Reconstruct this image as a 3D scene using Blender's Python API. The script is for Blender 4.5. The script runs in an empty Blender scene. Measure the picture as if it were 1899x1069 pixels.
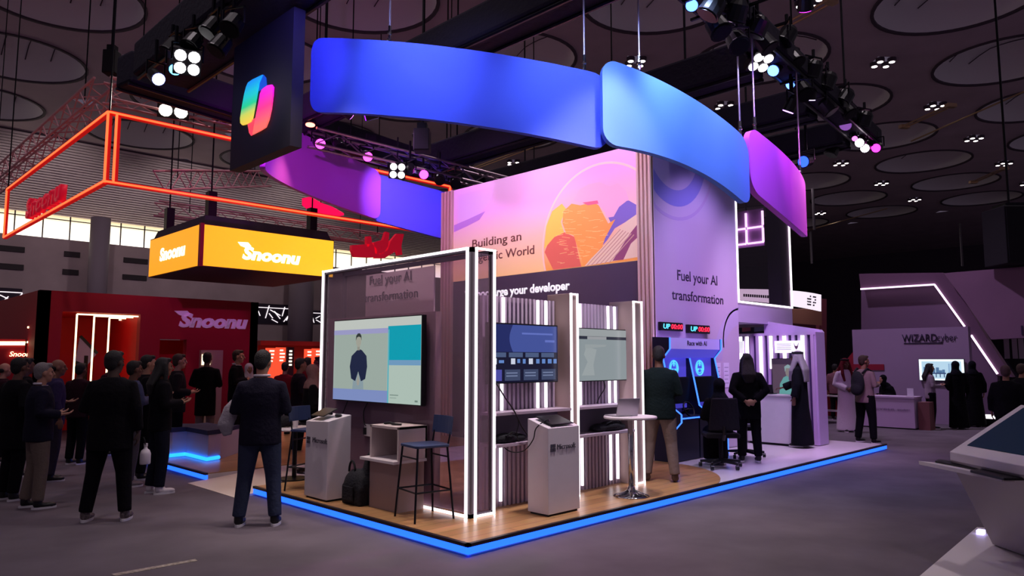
import bpy, bmesh, math, random
from mathutils import Vector, Matrix

SC = bpy.context.scene
COL = SC.collection
rnd = random.Random(7)

# ------------------------------------------------------------------ camera, world, exposure
# world axes: x runs along the long lit edge of the stand, y along its short edge, origin at the stand's near corner
CAM = Vector((-4.238, -4.769, 1.68))
FPX, CX, CY, PITCH = 1342.0, 949.5, 534.5, math.radians(5.6387)
cam_data = bpy.data.cameras.new('camera')
cam_data.sensor_width = 36.0
cam_data.lens = FPX / 1899 * 36.0
cam_data.clip_end = 400
cam = bpy.data.objects.new('camera', cam_data)
COL.objects.link(cam)
cam.location = CAM
cam.rotation_euler = (math.radians(90) + PITCH, 0, math.radians(-45))
SC.camera = cam
vs = SC.view_settings
vs.view_transform = 'Standard'
vs.look = 'None'
vs.gamma = 1.0
vs.exposure = 0.0
vs.use_curve_mapping = False
wd = bpy.data.worlds.new('hall_air')
SC.world = wd
wd.use_nodes = True
wd.node_tree.nodes['Background'].inputs[0].default_value = (0.62, 0.50, 0.72, 1)
wd.node_tree.nodes['Background'].inputs[1].default_value = 0.14

# ------------------------------------------------------------------ measuring: sight lines to known planes
S2 = math.sqrt(.5)
_R = Vector((S2, -S2, 0)); _F0 = Vector((S2, S2, 0)); _U0 = Vector((0, 0, 1))
_F = _F0 * math.cos(PITCH) + _U0 * math.sin(PITCH)
_U = -_F0 * math.sin(PITCH) + _U0 * math.cos(PITCH)
def ray(x, y): return _F + _R * ((x - CX) / FPX) + _U * ((CY - y) / FPX)
def onz(x, y, z=0.0): d = ray(x, y); return CAM + d * ((z - CAM.z) / d.z)
def onx(x, y, u): d = ray(x, y); return CAM + d * ((u - CAM.x) / d.x)
def ony(x, y, v): d = ray(x, y); return CAM + d * ((v - CAM.y) / d.y)
def at(x, y, dep): return CAM + ray(x, y) * dep
def depth(P): return (Vector(P) - CAM).dot(_F)

# ------------------------------------------------------------------ materials
def s2l(c):
    c = c / 255.0
    return c / 12.92 if c <= .04045 else ((c + .055) / 1.055) ** 2.4
def rgb(r, g, b): return (s2l(r), s2l(g), s2l(b), 1)
_M = {}
def mat(name, col=(200, 200, 200), rough=.6, metal=0.0, emit=None, es=1.0, noise=0.0, nscale=8.0, bump=0.0, bscale=60.0, spec=.4):
    if name in _M: return _M[name]
    m = bpy.data.materials.new(name); m.use_nodes = True
    nt = m.node_tree; b = nt.nodes['Principled BSDF']
    b.inputs['Base Color'].default_value = rgb(*col)
    b.inputs['Roughness'].default_value = rough
    b.inputs['Metallic'].default_value = metal
    b.inputs['Specular IOR Level'].default_value = spec
    if emit:
        b.inputs['Emission Color'].default_value = rgb(*emit)
        b.inputs['Emission Strength'].default_value = es
    if noise or bump:
        tc = nt.nodes.new('ShaderNodeTexCoord')
        if noise:
            n = nt.nodes.new('ShaderNodeTexNoise'); n.inputs['Scale'].default_value = nscale
            n.inputs['Detail'].default_value = 5
            r = nt.nodes.new('ShaderNodeValToRGB')
            r.color_ramp.elements[0].position = .3; r.color_ramp.elements[1].position = .7
            c0 = [x * (1 - noise) for x in rgb(*col)[:3]] + [1]; c1 = [min(1, x * (1 + noise)) for x in rgb(*col)[:3]] + [1]
            r.color_ramp.elements[0].color = c0; r.color_ramp.elements[1].color = c1
            nt.links.new(tc.outputs['Object'], n.inputs['Vector']); nt.links.new(n.outputs['Fac'], r.inputs['Fac'])
            nt.links.new(r.outputs['Color'], b.inputs['Base Color'])
        if bump:
            n2 = nt.nodes.new('ShaderNodeTexNoise'); n2.inputs['Scale'].default_value = bscale
            bp = nt.nodes.new('ShaderNodeBump'); bp.inputs['Strength'].default_value = bump; bp.inputs['Distance'].default_value = .02
            nt.links.new(tc.outputs['Object'], n2.inputs['Vector']); nt.links.new(n2.outputs['Fac'], bp.inputs['Height'])
            nt.links.new(bp.outputs['Normal'], b.inputs['Normal'])
    _M[name] = m
    return m
def glass(name, tint=(215, 205, 220), gloss=.1, alpha=1.0):
    if name in _M: return _M[name]
    m = bpy.data.materials.new(name); m.use_nodes = True
    nt = m.node_tree; nt.nodes.remove(nt.nodes['Principled BSDF'])
    t = nt.nodes.new('ShaderNodeBsdfTransparent'); t.inputs[0].default_value = rgb(*tint)
    g = nt.nodes.new('ShaderNodeBsdfGlossy'); g.inputs['Roughness'].default_value = .04
    mx = nt.nodes.new('ShaderNodeMixShader'); mx.inputs[0].default_value = gloss
    nt.links.new(t.outputs[0], mx.inputs[1]); nt.links.new(g.outputs[0], mx.inputs[2])
    nt.links.new(mx.outputs[0], nt.nodes['Material Output'].inputs['Surface'])
    _M[name] = m
    return m
def veil(name, tint, haze, amount, gloss=.06):
    """see-through sheet with an even diffuse colour mixed in"""
    if name in _M: return _M[name]
    m = glass(name, tint, gloss); nt = m.node_tree
    o = nt.nodes['Material Output']; prev = o.inputs['Surface'].links[0].from_socket
    d = nt.nodes.new('ShaderNodeBsdfDiffuse'); d.inputs[0].default_value = rgb(*haze)
    mx = nt.nodes.new('ShaderNodeMixShader'); mx.inputs[0].default_value = amount
    nt.links.new(prev, mx.inputs[1]); nt.links.new(d.outputs[0], mx.inputs[2]); nt.links.new(mx.outputs[0], o.inputs['Surface'])
    return m
def gradient(name, stops, axis='Z', lo=0.0, hi=1.0, rough=.7, emit=0.0, nz=0.0):
    """printed colour ramp along one axis of the object's own coordinates"""
    if name in _M: return _M[name]
    m = bpy.data.materials.new(name); m.use_nodes = True
    nt = m.node_tree; b = nt.nodes['Principled BSDF']; b.inputs['Roughness'].default_value = rough
    tc = nt.nodes.new('ShaderNodeTexCoord'); sp = nt.nodes.new('ShaderNodeSeparateXYZ')
    mr = nt.nodes.new('ShaderNodeMapRange'); mr.inputs['From Min'].default_value = lo; mr.inputs['From Max'].default_value = hi
    rp = nt.nodes.new('ShaderNodeValToRGB')
    while len(rp.color_ramp.elements) < len(stops): rp.color_ramp.elements.new(.5)
    for e, (p, c) in zip(rp.color_ramp.elements, stops): e.position = p; e.color = rgb(*c)
    nt.links.new(tc.outputs['Object'], sp.inputs[0]); nt.links.new(sp.outputs[axis], mr.inputs['Value'])
    nt.links.new(mr.outputs[0], rp.inputs['Fac']); nt.links.new(rp.outputs['Color'], b.inputs['Base Color'])
    if emit:
        nt.links.new(rp.outputs['Color'], b.inputs['Emission Color']); b.inputs['Emission Strength'].default_value = emit
    _M[name] = m
    return m
def planks(name, c1, c2, scale=1.0, rough=.35):
    if name in _M: return _M[name]
    m = bpy.data.materials.new(name); m.use_nodes = True
    nt = m.node_tree; b = nt.nodes['Principled BSDF']; b.inputs['Roughness'].default_value = rough
    tc = nt.nodes.new('ShaderNodeTexCoord')
    mp = nt.nodes.new('ShaderNodeMapping'); mp.inputs['Scale'].default_value = (scale,) * 3
    br = nt.nodes.new('ShaderNodeTexBrick'); br.inputs['Color1'].default_value = rgb(*c1); br.inputs['Color2'].default_value = rgb(*c2)
    br.inputs['Mortar'].default_value = rgb(*[x * .55 for x in c2]); br.inputs['Mortar Size'].default_value = .004
    br.inputs['Brick Width'].default_value = 1.3; br.inputs['Row Height'].default_value = .16; br.inputs['Scale'].default_value = 1
    n = nt.nodes.new('ShaderNodeTexNoise'); n.inputs['Scale'].default_value = 3; n.inputs['Detail'].default_value = 8
    mp2 = nt.nodes.new('ShaderNodeMapping'); mp2.inputs['Scale'].default_value = (1, 14, 1)
    mx = nt.nodes.new('ShaderNodeMixRGB'); mx.blend_type = 'MULTIPLY'; mx.inputs[0].default_value = .45
    nt.links.new(tc.outputs['Object'], mp.inputs[0]); nt.links.new(mp.outputs[0], br.inputs['Vector'])
    nt.links.new(tc.outputs['Object'], mp2.inputs[0]); nt.links.new(mp2.outputs[0], n.inputs['Vector'])
    nt.links.new(br.outputs['Color'], mx.inputs[1]); nt.links.new(n.outputs['Color'], mx.inputs[2])
    nt.links.new(mx.outputs[0], b.inputs['Base Color'])
    _M[name] = m
    return m

BLACK = mat('black_cloth', (16, 13, 22), .85, bump=.3, bscale=20)
BLACKP = mat('black_plastic', (14, 14, 18), .4)
DARKMETAL = mat('dark_metal', (24, 23, 30), .4, .6)
WHITE = mat('white_laminate', (205, 196, 200), .45, noise=.03)
CHROME = mat('chrome', (190, 190, 195), .12, 1.0)
ALU = mat('truss_aluminium', (150, 130, 140), .35, .9)
LEDW = mat('white_led', (255, 255, 255), .5, emit=(255, 244, 252), es=1.9)
LEDB = mat('blue_led', (30, 60, 255), .5, emit=(30, 92, 255), es=2.4)
LEDR = mat('red_led', (255, 60, 30), .5, emit=(255, 92, 48), es=2.4)
INK = mat('dark_print', (48, 34, 62), .7)
SCREENOFF = mat('dark_screen', (10, 11, 16), .35, spec=.25)

# ------------------------------------------------------------------ mesh building
def wloc(o):
    v = Vector((0, 0, 0))
    while o is not None:
        v = v + o.location; o = o.parent
    return v
class MB:
    """collects shapes in world coordinates, then links them as one mesh object"""
    def __init__(self): self.bm = bmesh.new()
    def _hexa(self, c):
        v = [self.bm.verts.new(p) for p in c]
        for f in ((0, 3, 2, 1), (4, 5, 6, 7), (0, 1, 5, 4), (1, 2, 6, 5), (2, 3, 7, 6), (3, 0, 4, 7)):
            self.bm.faces.new([v[i] for i in f])
        return self
    def box(self, x0, y0, z0, x1, y1, z1):
        x0, x1 = min(x0, x1), max(x0, x1); y0, y1 = min(y0, y1), max(y0, y1); z0, z1 = min(z0, z1), max(z0, z1)
        return self._hexa([(x0, y0, z0), (x1, y0, z0), (x1, y1, z0), (x0, y1, z0), (x0, y0, z1), (x1, y0, z1), (x1, y1, z1), (x0, y1, z1)])
    def hexa(self, c): return self._hexa([Vector(p) for p in c])
    def obox(self, c, ax, ay, az, hx, hy, hz):
        c = Vector(c); X = Vector(ax).normalized() * hx; Y = Vector(ay).normalized() * hy; Z = Vector(az).normalized() * hz
        return self._hexa([c - X - Y - Z, c + X - Y - Z, c + X + Y - Z, c - X + Y - Z, c - X - Y + Z, c + X - Y + Z, c + X + Y + Z, c - X + Y + Z])
    def bar(self, a, b, w, h=None, up=(0, 0, 1)):
        a = Vector(a); b = Vector(b); d = b - a
        up = Vector(up)
        if d.normalized().cross(up).length < .05: up = Vector((1, 0, 0))
        s = d.cross(up).normalized(); t = s.cross(d).normalized()
        return self.obox((a + b) / 2, d, s, t, d.length / 2, w / 2, (h or w) / 2)
    def tube(self, pts, r, seg=8, ry=None, cap=True):
        pts = [Vector(p) for p in pts]; n = len(pts)
        rs = r if isinstance(r, (list, tuple)) else [r] * n
        ref = None; rings = []
        for i, p in enumerate(pts):
            d = (pts[min(i + 1, n - 1)] - pts[max(i - 1, 0)]).normalized()
            if ref is None:
                ref = Vector((1, 0, 0)) if abs(d.x) < .8 else Vector((0, 1, 0))
            s = (ref - d * ref.dot(d)).normalized(); t = d.cross(s); ref = s
            q = rs[i]; qx, qy = q if isinstance(q, (list, tuple)) else (q, q)
            rings.append([self.bm.verts.new(p + s * (math.cos(2 * math.pi * k / seg) * qx) + t * (math.sin(2 * math.pi * k / seg) * qy)) for k in range(seg)])
        for a, b in zip(rings, rings[1:]):
            for k in range(seg): self.bm.faces.new((a[k], a[(k + 1) % seg], b[(k + 1) % seg], b[k]))
        if cap: self.bm.faces.new(rings[0][::-1]); self.bm.faces.new(rings[-1])
        return self
    def ell(self, c, r, rot=None, seg=14):
        m = Matrix.Translation(Vector(c))
        if rot is not None: m = m @ rot.to_4x4()
        m = m @ Matrix.Diagonal((r[0], r[1], r[2], 1))
        bmesh.ops.create_uvsphere(self.bm, u_segments=seg, v_segments=max(6, seg * 2 // 3), radius=1, matrix=m)
        return self
    def lathe(self, c, prof, seg=20):
        c = Vector(c); rings = []
        for (r, z) in prof:
            rings.append([self.bm.verts.new(c + Vector((r * math.cos(2 * math.pi * k / seg), r * math.sin(2 * math.pi * k / seg), z))) for k in range(seg)])
        for a, b in zip(rings, rings[1:]):
            for k in range(seg): self.bm.faces.new((a[k], a[(k + 1) % seg], b[(k + 1) % seg], b[k]))
        self.bm.faces.new(rings[0][::-1]); self.bm.faces.new(rings[-1])
        return self
    def face(self, pts):
        self.bm.faces.new([self.bm.verts.new(Vector(p)) for p in pts]); return self
    def prism(self, pts, ext):
        """polygon of world points pushed along a vector"""
        e = Vector(ext); a = [self.bm.verts.new(Vector(p)) for p in pts]; b = [self.bm.verts.new(Vector(p) + e) for p in pts]
        self.bm.faces.new(a[::-1]); self.bm.faces.new(b); n = len(a)
        for i in range(n): self.bm.faces.new((a[i], a[(i + 1) % n], b[(i + 1) % n], b[i]))
        return self
    def build(self, name, m, parent=None, smooth=False, bevel=0.0, local=False):
        bmesh.ops.recalc_face_normals(self.bm, faces=self.bm.faces[:])
        me = bpy.data.meshes.new(name)
        if parent is not None and not local:
            off = wloc(parent); bmesh.ops.translate(self.bm, verts=self.bm.verts[:], vec=-off)
        elif parent is None and not local and self.bm.verts:
            xs = [v.co for v in self.bm.verts]
            off = Vector((sum(p.x for p in xs) / len(xs), sum(p.y for p in xs) / len(xs), min(p.z for p in xs)))
            bmesh.ops.translate(self.bm, verts=self.bm.verts[:], vec=-off)
        else: off = None
        self.bm.to_mesh(me); self.bm.free()
        if smooth:
            for p in me.polygons: p.use_smooth = True
        o = bpy.data.objects.new(name, me); COL.objects.link(o)
        me.materials.append(m)
        if parent is not None: o.parent = parent
        elif off is not None: o.location = off
        if bevel:
            md = o.modifiers.new('edge', 'BEVEL'); md.width = bevel; md.segments = 2; md.limit_method = 'ANGLE'
        return o
def tag(o, label=None, cat=None, group=None, kind=None):
    if label: o['label'] = label
    if cat: o['category'] = cat
    if group: o['group'] = group
    if kind: o['kind'] = kind
    return o
def thing(name, loc, label, cat, group=None, rz=0.0):
    o = bpy.data.objects.new(name, None); COL.objects.link(o)
    o.location = loc; o.rotation_euler = (0, 0, rz); o.empty_display_size = .2
    return tag(o, label, cat, group)
def struct(o, label=None, cat=None):
    o['kind'] = 'structure'
    return tag(o, label, cat)
def copy_tree(o, parent=None):
    c = o.copy(); COL.objects.link(c); c.parent = parent
    for ch in o.children: copy_tree(ch, c)
    return c
def lettering(parent, s, p0, p1, height, m, depth_=.006, shear=0.0, bold=0.0, nrm=None, name='lettering', up=(0, 0, 1)):
    """text whose baseline runs from p0 to p1, capital height as given, standing proud along the surface normal"""
    cu = bpy.data.curves.new('letters', 'FONT'); cu.body = s; cu.size = 1; cu.extrude = 0.0; cu.shear = shear; cu.offset = bold; cu.space_line = 1
    cu.resolution_u = 3
    o = bpy.data.objects.new('letters', cu); COL.objects.link(o)
    dg = bpy.context.evaluated_depsgraph_get()
    me = bpy.data.meshes.new_from_object(o.evaluated_get(dg))
    bpy.data.objects.remove(o); bpy.data.curves.remove(cu)
    bm = bmesh.new(); bm.from_mesh(me); bpy.data.meshes.remove(me)
    xs = [v.co.x for v in bm.verts]
    x0, x1 = min(xs), max(xs); cap = .69
    p0 = Vector(p0); p1 = Vector(p1); X = p1 - p0; w = X.length; X.normalize()
    U = Vector(up); U = (U - X * U.dot(X)).normalized(); N = X.cross(U).normalized()
    if nrm is not None and N.dot(Vector(nrm)) < 0: pass
    off = wloc(parent) if parent is not None else Vector((0, 0, 0))
    g = bmesh.ops.extrude_face_region(bm, geom=bm.faces[:])
    ev = {e for e in g['geom'] if isinstance(e, bmesh.types.BMVert)}
    for v in bm.verts:
        a = (v.co.x - x0) / (x1 - x0) * w; b = v.co.y / cap * height
        v.co = p0 + X * a + U * b + N * (depth_ if v in ev else .001) - off
    bmesh.ops.recalc_face_normals(bm, faces=bm.faces[:])
    mm = bpy.data.meshes.new(name); bm.to_mesh(mm); bm.free(); mm.materials.append(m)
    ob = bpy.data.objects.new(name, mm); COL.objects.link(ob)
    if parent is not None: ob.parent = parent
    return ob
def text_at(parent, s, plane, a, b, cap_px, m, **k):
    """lettering measured by the two ends of its baseline on a wall plane"""
    fn, c = plane
    p0 = fn(a[0], a[1], c); p1 = fn(b[0], b[1], c)
    z = (p0.z + p1.z) / 2; p0.z = p1.z = z
    return lettering(parent, s, p0, p1, cap_px * (depth(p0) + depth(p1)) / 2 / FPX, m, **k)
def aim(o, target):
    d = Vector(target) - o.location
    o.rotation_euler = d.to_track_quat('-Z', 'Y').to_euler()
def spot(name, loc, target, col, power, size=60, blend=.6, radius=.08):
    l = bpy.data.lights.new(name, 'SPOT'); l.energy = power; l.color = col; l.spot_size = math.radians(size); l.spot_blend = blend; l.shadow_soft_size = radius
    o = bpy.data.objects.new(name, l); COL.objects.link(o); o.location = loc; aim(o, target)
    return o

# ------------------------------------------------------------------ hall light (the ceiling downlights, plus a back-wall fill)
ZC = 14.0
GU = [1.5 + 7.3 * k for k in range(-2, 9)]
GV = [1.2 + 7.2 * k for k in range(-2, 6)]
hall_lamps = [(-2.15, 4.8), (5.15, -2.4), (5.15, 12.0), (12.45, 4.8), (19.75, -2.4), (19.75, 12.0), (27.05, 4.8), (-2.15, 19.2), (12.45, 19.2), (5.15, 26.4), (-9.4, -2.4), (-2.15, -9.6), (5.15, 33.6), (12.45, 33.6), (19.75, 26.4), (34.35, 12.0), (41.65, 4.8), (49, 12.0)]
for (a, b) in hall_lamps:
    spot('hall_downlight_and_fill_beam', (a, b, ZC - .3), (a, b, 0), (1.0, .86, .94), 850, 110, .8, .25)

for a in (-2.15, 5.15, 12.45, 19.75):
    spot('hall_downlight_and_fill_beam', (a, 34.6, ZC - .3), (a + 1, 46, 4.5), (1.0, .86, .88), 620, 95, .8, .25)  # aimed fill added to brighten the back wall

# ------------------------------------------------------------------ the hall
CARPET = mat('grey_carpet', (97, 88, 96), .95, noise=.16, nscale=1.6, bump=.25, bscale=300, spec=.1)
struct(MB().box(-16, -14, -.2, 86, 50, 0).build('floor', CARPET))
CEIL = mat('ceiling_plaster', (200, 176, 190), .9, noise=.08, nscale=.6)
COFFER = mat('coffer_plaster', (246, 240, 244), .9)
RIM = mat('coffer_rim', (84, 72, 84), .8)
cm = MB()
def ceiling_cell(u0, v0, u1, v1, c, r, n=40):
    bm = cm.bm; inner = []; outer = []
    for k in range(n):
        t = 2 * math.pi * (k + .5) / n; ct, st = math.cos(t), math.sin(t)
        inner.append(bm.verts.new((c[0] + r * ct, c[1] + r * st, ZC)))
        s = min(((u1 - c[0]) if ct > 0 else (c[0] - u0)) / max(1e-6, abs(ct)), ((v1 - c[1]) if st > 0 else (c[1] - v0)) / max(1e-6, abs(st)))
        outer.append(bm.verts.new((c[0] + s * ct, c[1] + s * st, ZC)))
    for k in range(n):
        j = (k + 1) % n; bm.faces.new((inner[k], inner[j], outer[j], outer[k]))
wn = 0
for u in GU:
    for v in GV:
        ceiling_cell(u - 3.65, v - 3.6, u + 3.65, v + 3.6, (u, v), 2.62)
cm.face([(GU[-1] + 3.65, GV[0] - 3.6, ZC), (86, GV[0] - 3.6, ZC), (86, 50, ZC), (GU[-1] + 3.65, 50, ZC)])
ceiling = struct(cm.build('ceiling', CEIL))
def coffer(u, v):
    global wn
    wn += 1
    b = MB(); n = 40; prof = [(2.62, 0), (2.5, .35), (2.42, .9), (2.1, 1.35), (1.2, 1.62), (.05, 1.7)]
    rings = [[b.bm.verts.new((u + r * math.cos(2 * math.pi * k / n), v + r * math.sin(2 * math.pi * k / n), ZC + z)) for k in range(n)] for r, z in prof]
    for p, q in zip(rings, rings[1:]):
        for k in range(n): b.bm.faces.new((p[k], p[(k + 1) % n], q[(k + 1) % n], q[k]))
    o = struct(b.build('window_%d' % wn, COFFER, smooth=True))
    rm = MB()
    for k in range(n):
        a0, a1 = 2 * math.pi * k / n, 2 * math.pi * (k + 1) / n
        P = [(u + r * math.cos(a), v + r * math.sin(a)) for a in (a0, a1) for r in (2.6, 2.72)]
        rm.hexa([(P[0][0], P[0][1], ZC - .06), (P[1][0], P[1][1], ZC - .06), (P[3][0], P[3][1], ZC - .06), (P[2][0], P[2][1], ZC - .06),
                 (P[0][0], P[0][1], ZC + .02), (P[1][0], P[1][1], ZC + .02), (P[3][0], P[3][1], ZC + .02), (P[2][0], P[2][1], ZC + .02)])
    rm.build('rim', RIM, o)
    jn = MB()
    for k in (-2, -1, 0, 1, 2):                      # dark joints between the dome's curved sheets
        x = u + k * .85
        w = math.sqrt(max(.1, 2.4 ** 2 - (k * .85) ** 2))
        pts = []
        for i in range(9):
            t = -1 + 2 * i / 8; y = v + w * t; rr = math.hypot(x - u, y - v)
            z = ZC + 1.68 - .55 * (rr / 2.4) ** 2 - .5 * max(0, rr - 1.9)
            pts.append((x, y, z))
        jn.tube(pts, .022, 4)
    jn.build('joint', RIM, o)
    lv = MB()                                        # curved louvre blades on one side, whitened for the windows they reflect
    for k in range(8):
        pts = []
        for i in range(7):
            a = math.radians(150 + i * 11); r = 1.35 + k * .14
            pts.append((u + r * math.cos(a), v + r * math.sin(a), ZC + 1.5 - .5 * (r / 2.4) ** 2 - k * .03))
        lv.tube(pts, (.05), 4)
    lv.build('louvre', mat('louvre_highlight', (252, 248, 248), .4), o)
for u in GU[1:]:
    for v in GV[1:]:
        x = (Vector((u, v, ZC)) - CAM)
        d = x.dot(_F)
        if d > 6 and abs(x.dot(_R)) < d * .85: coffer(u, v)

# downlights, four to a cluster
LAMP = mat('downlight_glow', (255, 245, 240), .4, emit=(255, 240, 238), es=7)
proto = None
for iu in range(0, 9):
    for iv in range(0, 5):
        a, b = 5.15 + 7.3 * (iu - 1), 4.8 + 7.2 * (iv - 1)
        x = Vector((a, b, ZC)) - CAM; d = x.dot(_F)
        if d < 8 or abs(x.dot(_R)) > d * .74 or x.dot(_U) > d * .41: continue
        if proto is None:
            proto = thing('ceiling_downlight_cluster', (0, 0, 0), 'four round white downlights clustered under the hall ceiling between skylights', 'downlight', 'downlight clusters in the hall ceiling')
            for (p, q) in ((.34, 0), (0, .34), (-.34, 0), (0, -.34)):
                h = MB().lathe((p, q, -.16), [(.17, .0), (.17, .16)], 14).build('can', RIM, proto)
                MB().lathe((p, q, -.175), [(.11, .0), (.11, .013)], 14).build('lens', LAMP, h)
            o = proto
        else: o = copy_tree(proto)
        o.location = (a, b, ZC)

# back wall with its lit clerestory, ribbed soffit and columns
VB = 46.0
WALLM = mat('hall_wall', (164, 144, 150), .9, noise=.12, nscale=.5)
zs0 = onz(0, 0).z
wb = ony(0, 432, VB).z; wt = ony(0, 384, VB).z
wbm = MB().box(-14, VB, 0, 86, VB + .4, wb)
for (px, py, w) in ((10, 460, 60), (10, 494, 55), (134, 472, 22), (131, 505, 22), (252, 484, 32), (250, 515, 32), (530, 538, 22), (530, 600, 22)):
    pass
struct(wbm.build('wall_back', WALLM))
gr = mat('wall_grille', (48, 40, 46), .8)
for i, (px, py, w) in enumerate(((15, 461, 40), (10, 494, 44), (134, 472, 20), (131, 505, 20), (252, 484, 32), (250, 515, 32))):
    p = ony(px, py, VB - .05); hw = w * depth(p) / FPX / 2 * 1.3
    struct(MB().box(p.x - hw, VB - .08, p.z - .16, p.x + hw, VB + .02, p.z + .16).build('trim_%d' % (i + 1), gr))
SKYGLOW = gradient('clerestory_daylight', [(0, (255, 252, 236)), (.55, (252, 240, 205)), (1, (176, 158, 120))], 'Z', 0, wt - wb, .5, 1.9)
winl = struct(MB().box(-14, VB + .25, wb, 40, VB + .3, wt + .6).build('window_90', SKYGLOW))
mu = MB()
for k in range(36): mu.box(-14 + k * 1.45 - .03, VB + .1, wb, -14 + k * 1.45 + .03, VB + .2, wt + .6)
mu.box(-14, VB + .1, wb + (wt - wb) * .78, 40, VB + .2, wb + (wt - wb) * .78 + .05)
mu.build('mullion', RIM, winl)
struct(MB().box(40, VB, wb, 86, VB + .4, ZC).build('wall_far', WALLM))
# soffit: slats running along the wall, sloping down from the ceiling to the top of the windows
SLAT = mat('soffit_slat', (246, 228, 226), .5)
SOFF = mat('soffit_board', (104, 88, 98), .85)
v0, zt0 = GV[-1] + 3.6, ZC
so = struct(MB().hexa([(-14, v0, zt0), (86, v0, zt0), (86, VB + .3, wt), (-14, VB + .3, wt), (-14, v0, zt0 + .1), (86, v0, zt0 + .1), (86, VB + .3, wt + .1), (-14, VB + .3, wt + .1)]).build('ceiling_soffit', SOFF))
sl = MB(); NS = 30
for k in range(NS):
    t = (k + .5) / NS; y = v0 + (VB - v0) * t; z = zt0 + (wt - zt0) * t - .09
    sl.box(-14, y - .05, z - .06, 60, y + .05, z + .06)
sl.build('soffit_slat', SLAT, so)
for i, (px, r) in enumerate(((182, .55), (560, .9))):
    p = ony(px, 500, VB - 1.6); struct(MB().lathe((p.x, p.y, 0), [(r, 0), (r, wt - .2)], 24).build('column_%d' % (i + 1), mat('column_paint', (118, 104, 118), .7), smooth=True), 'round grey hall column in front of the back wall')
struct(MB().box(86, -14, 0, 86.4, 50, ZC).build('wall_right', mat('far_wall', (92, 80, 100), .95)))
# glazed lattice openings in the back wall; bars glow in place of bright windows
LAT = mat('lattice_daylight', (255, 250, 252), .5, emit=(250, 240, 246), es=1.1)
for i, (x0, x1, y0, y1) in enumerate(((478, 536, 566, 600), (577, 600, 577, 600), (-4, 42, 536, 572))):
    a = ony(x0, y1, VB - .15); b = ony(x1, y0, VB - .15)
    w = struct(MB().box(a.x, VB - .1, a.z, b.x, VB - .06, b.z).build('window_%d' % (wn + 1 + i), mat('lattice_pane', (40, 32, 44), .2)))
    bb = MB(); rr = random.Random(3 + i); W_, H_ = b.x - a.x, b.z - a.z
    n = max(5, int(W_ * 4))
    for k in range(n):
        x = a.x + W_ * rr.random(); z = a.z + H_ * rr.random() * .5; an = rr.choice((.5, .9, 1.3, 1.9, 2.3, 2.7)); L = H_ * rr.uniform(.3, .7)
        x2 = min(b.x, max(a.x, x + L * math.cos(an))); z2 = min(b.z, z + L * math.sin(an))
        bb.bar((x, VB - .16, z), (x2, VB - .16, z2), .05)
    bb.bar((a.x, VB - .16, a.z + H_ * .8), (b.x, VB - .16, a.z + H_ * .8), .05)
    bb.build('lattice', LAT, w)

# tie rods and posts under the ceiling
ROD = mat('tie_rod_gold_lit', (235, 200, 160), .35, .7)  # steel rods with the warm gold light put into their colour
def tie(a, b, z, label, dbl=True):
    p, q = onz(*a, z), onz(*b, z); d = (q - p).normalized(); s = d.cross(Vector((0, 0, 1))) * .13
    t = thing('ceiling_tie_rod', ((p + q) / 2), label, 'tie rod')
    for k in ((-1, 1) if dbl else (0,)): MB().tube([p + s * k, q + s * k], .04, 6).build('rod', ROD, t)
    for e in ((p, q) if dbl else ()): MB().obox(e, d, s, (0, 0, 1), .12, .22, .08).build('clevis', ROD, t)
tie((1376, 92), (1540, 2), 12.8, 'double steel tie rod crossing above the big right-hand lighting truss')
tie((1677, 235), (1763, 196), 12.8, 'short bright double tie rod with a clevis high on the right')
tie((1805, 338), (1862, 313), 12.8, 'short bright double tie rod far off near the right edge')
tie((1490, 430), (1645, 387), 12.8, 'long thin tie rod beside the pink end of the hanging ring', False)
tie((845, 325), (1020, 260), 12.8, 'double steel tie rod seen above the globe mural')
tie((1690, 262), (1899, 170), 13.2, 'thin dark tie rod running towards the right edge of the ceiling', False)
for k, (x, y0, y1) in enumerate(((1507, 350, 428), (1503, 430, 490), (1780, 415, 495))):
    p = at(x, y0, 40 + 4 * k); q = at(x, y1, 40 + 4 * k)
    tag(MB().tube([p, Vector((p.x, p.y, q.z))], .07, 6).build('ceiling_hanger', mat('hanger_grey', (95, 88, 96), .6)), ('thin steel hanger rod dropping beside the pink ring panel', 'thin steel hanger rod continuing below the long tie rod', 'dark hanger rod left of the black loudspeaker')[k], 'hanger')

# ------------------------------------------------------------------ the raised stand floor
ZD = .11
SU, SV = 10.4, 10.6
WOOD = planks('oak_planks', (198, 150, 100), (172, 126, 82), 1.0, .32)
deck = thing('stand_platform', (0, 0, 0), 'low raised exhibition stand floor with blue glowing edge on grey carpet', 'platform')
RV0, RV1 = 4.0, 5.45                          # the ramp's stretch of the short edge
WDECK = mat('white_deck', (206, 196, 202), .3, noise=.03, nscale=2)
b = MB(); b.box(.02, .02, 0, SU, RV0, ZD - .012); b.box(.9, RV0, 0, SU, RV1, ZD - .012); b.box(.02, RV1, 0, SU, SV, ZD - .012)
b.build('white_floor', WDECK, deck)
b = MB(); arc = []
for k in range(15):
    t = k / 14; an = math.radians(-72 + 100 * t)
    arc.append((3.7 + 1.75 * math.cos(an), 1.55 + 1.6 * math.sin(an), ZD - .012))
edge = [(.02, .02, ZD - .012), (4.05, .02, ZD - .012)] + arc + [(5.5, 3.0, ZD - .012), (5.5, RV0, ZD - .012), (.02, RV0, ZD - .012)]
b.prism(edge, (0, 0, .012))
b.prism([(.02, RV1, ZD - .012), (5.5, RV1, ZD - .012), (5.5, SV, ZD - .012), (.02, SV, ZD - .012)], (0, 0, .012))
b.build('wood_floor', WOOD, deck)
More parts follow.
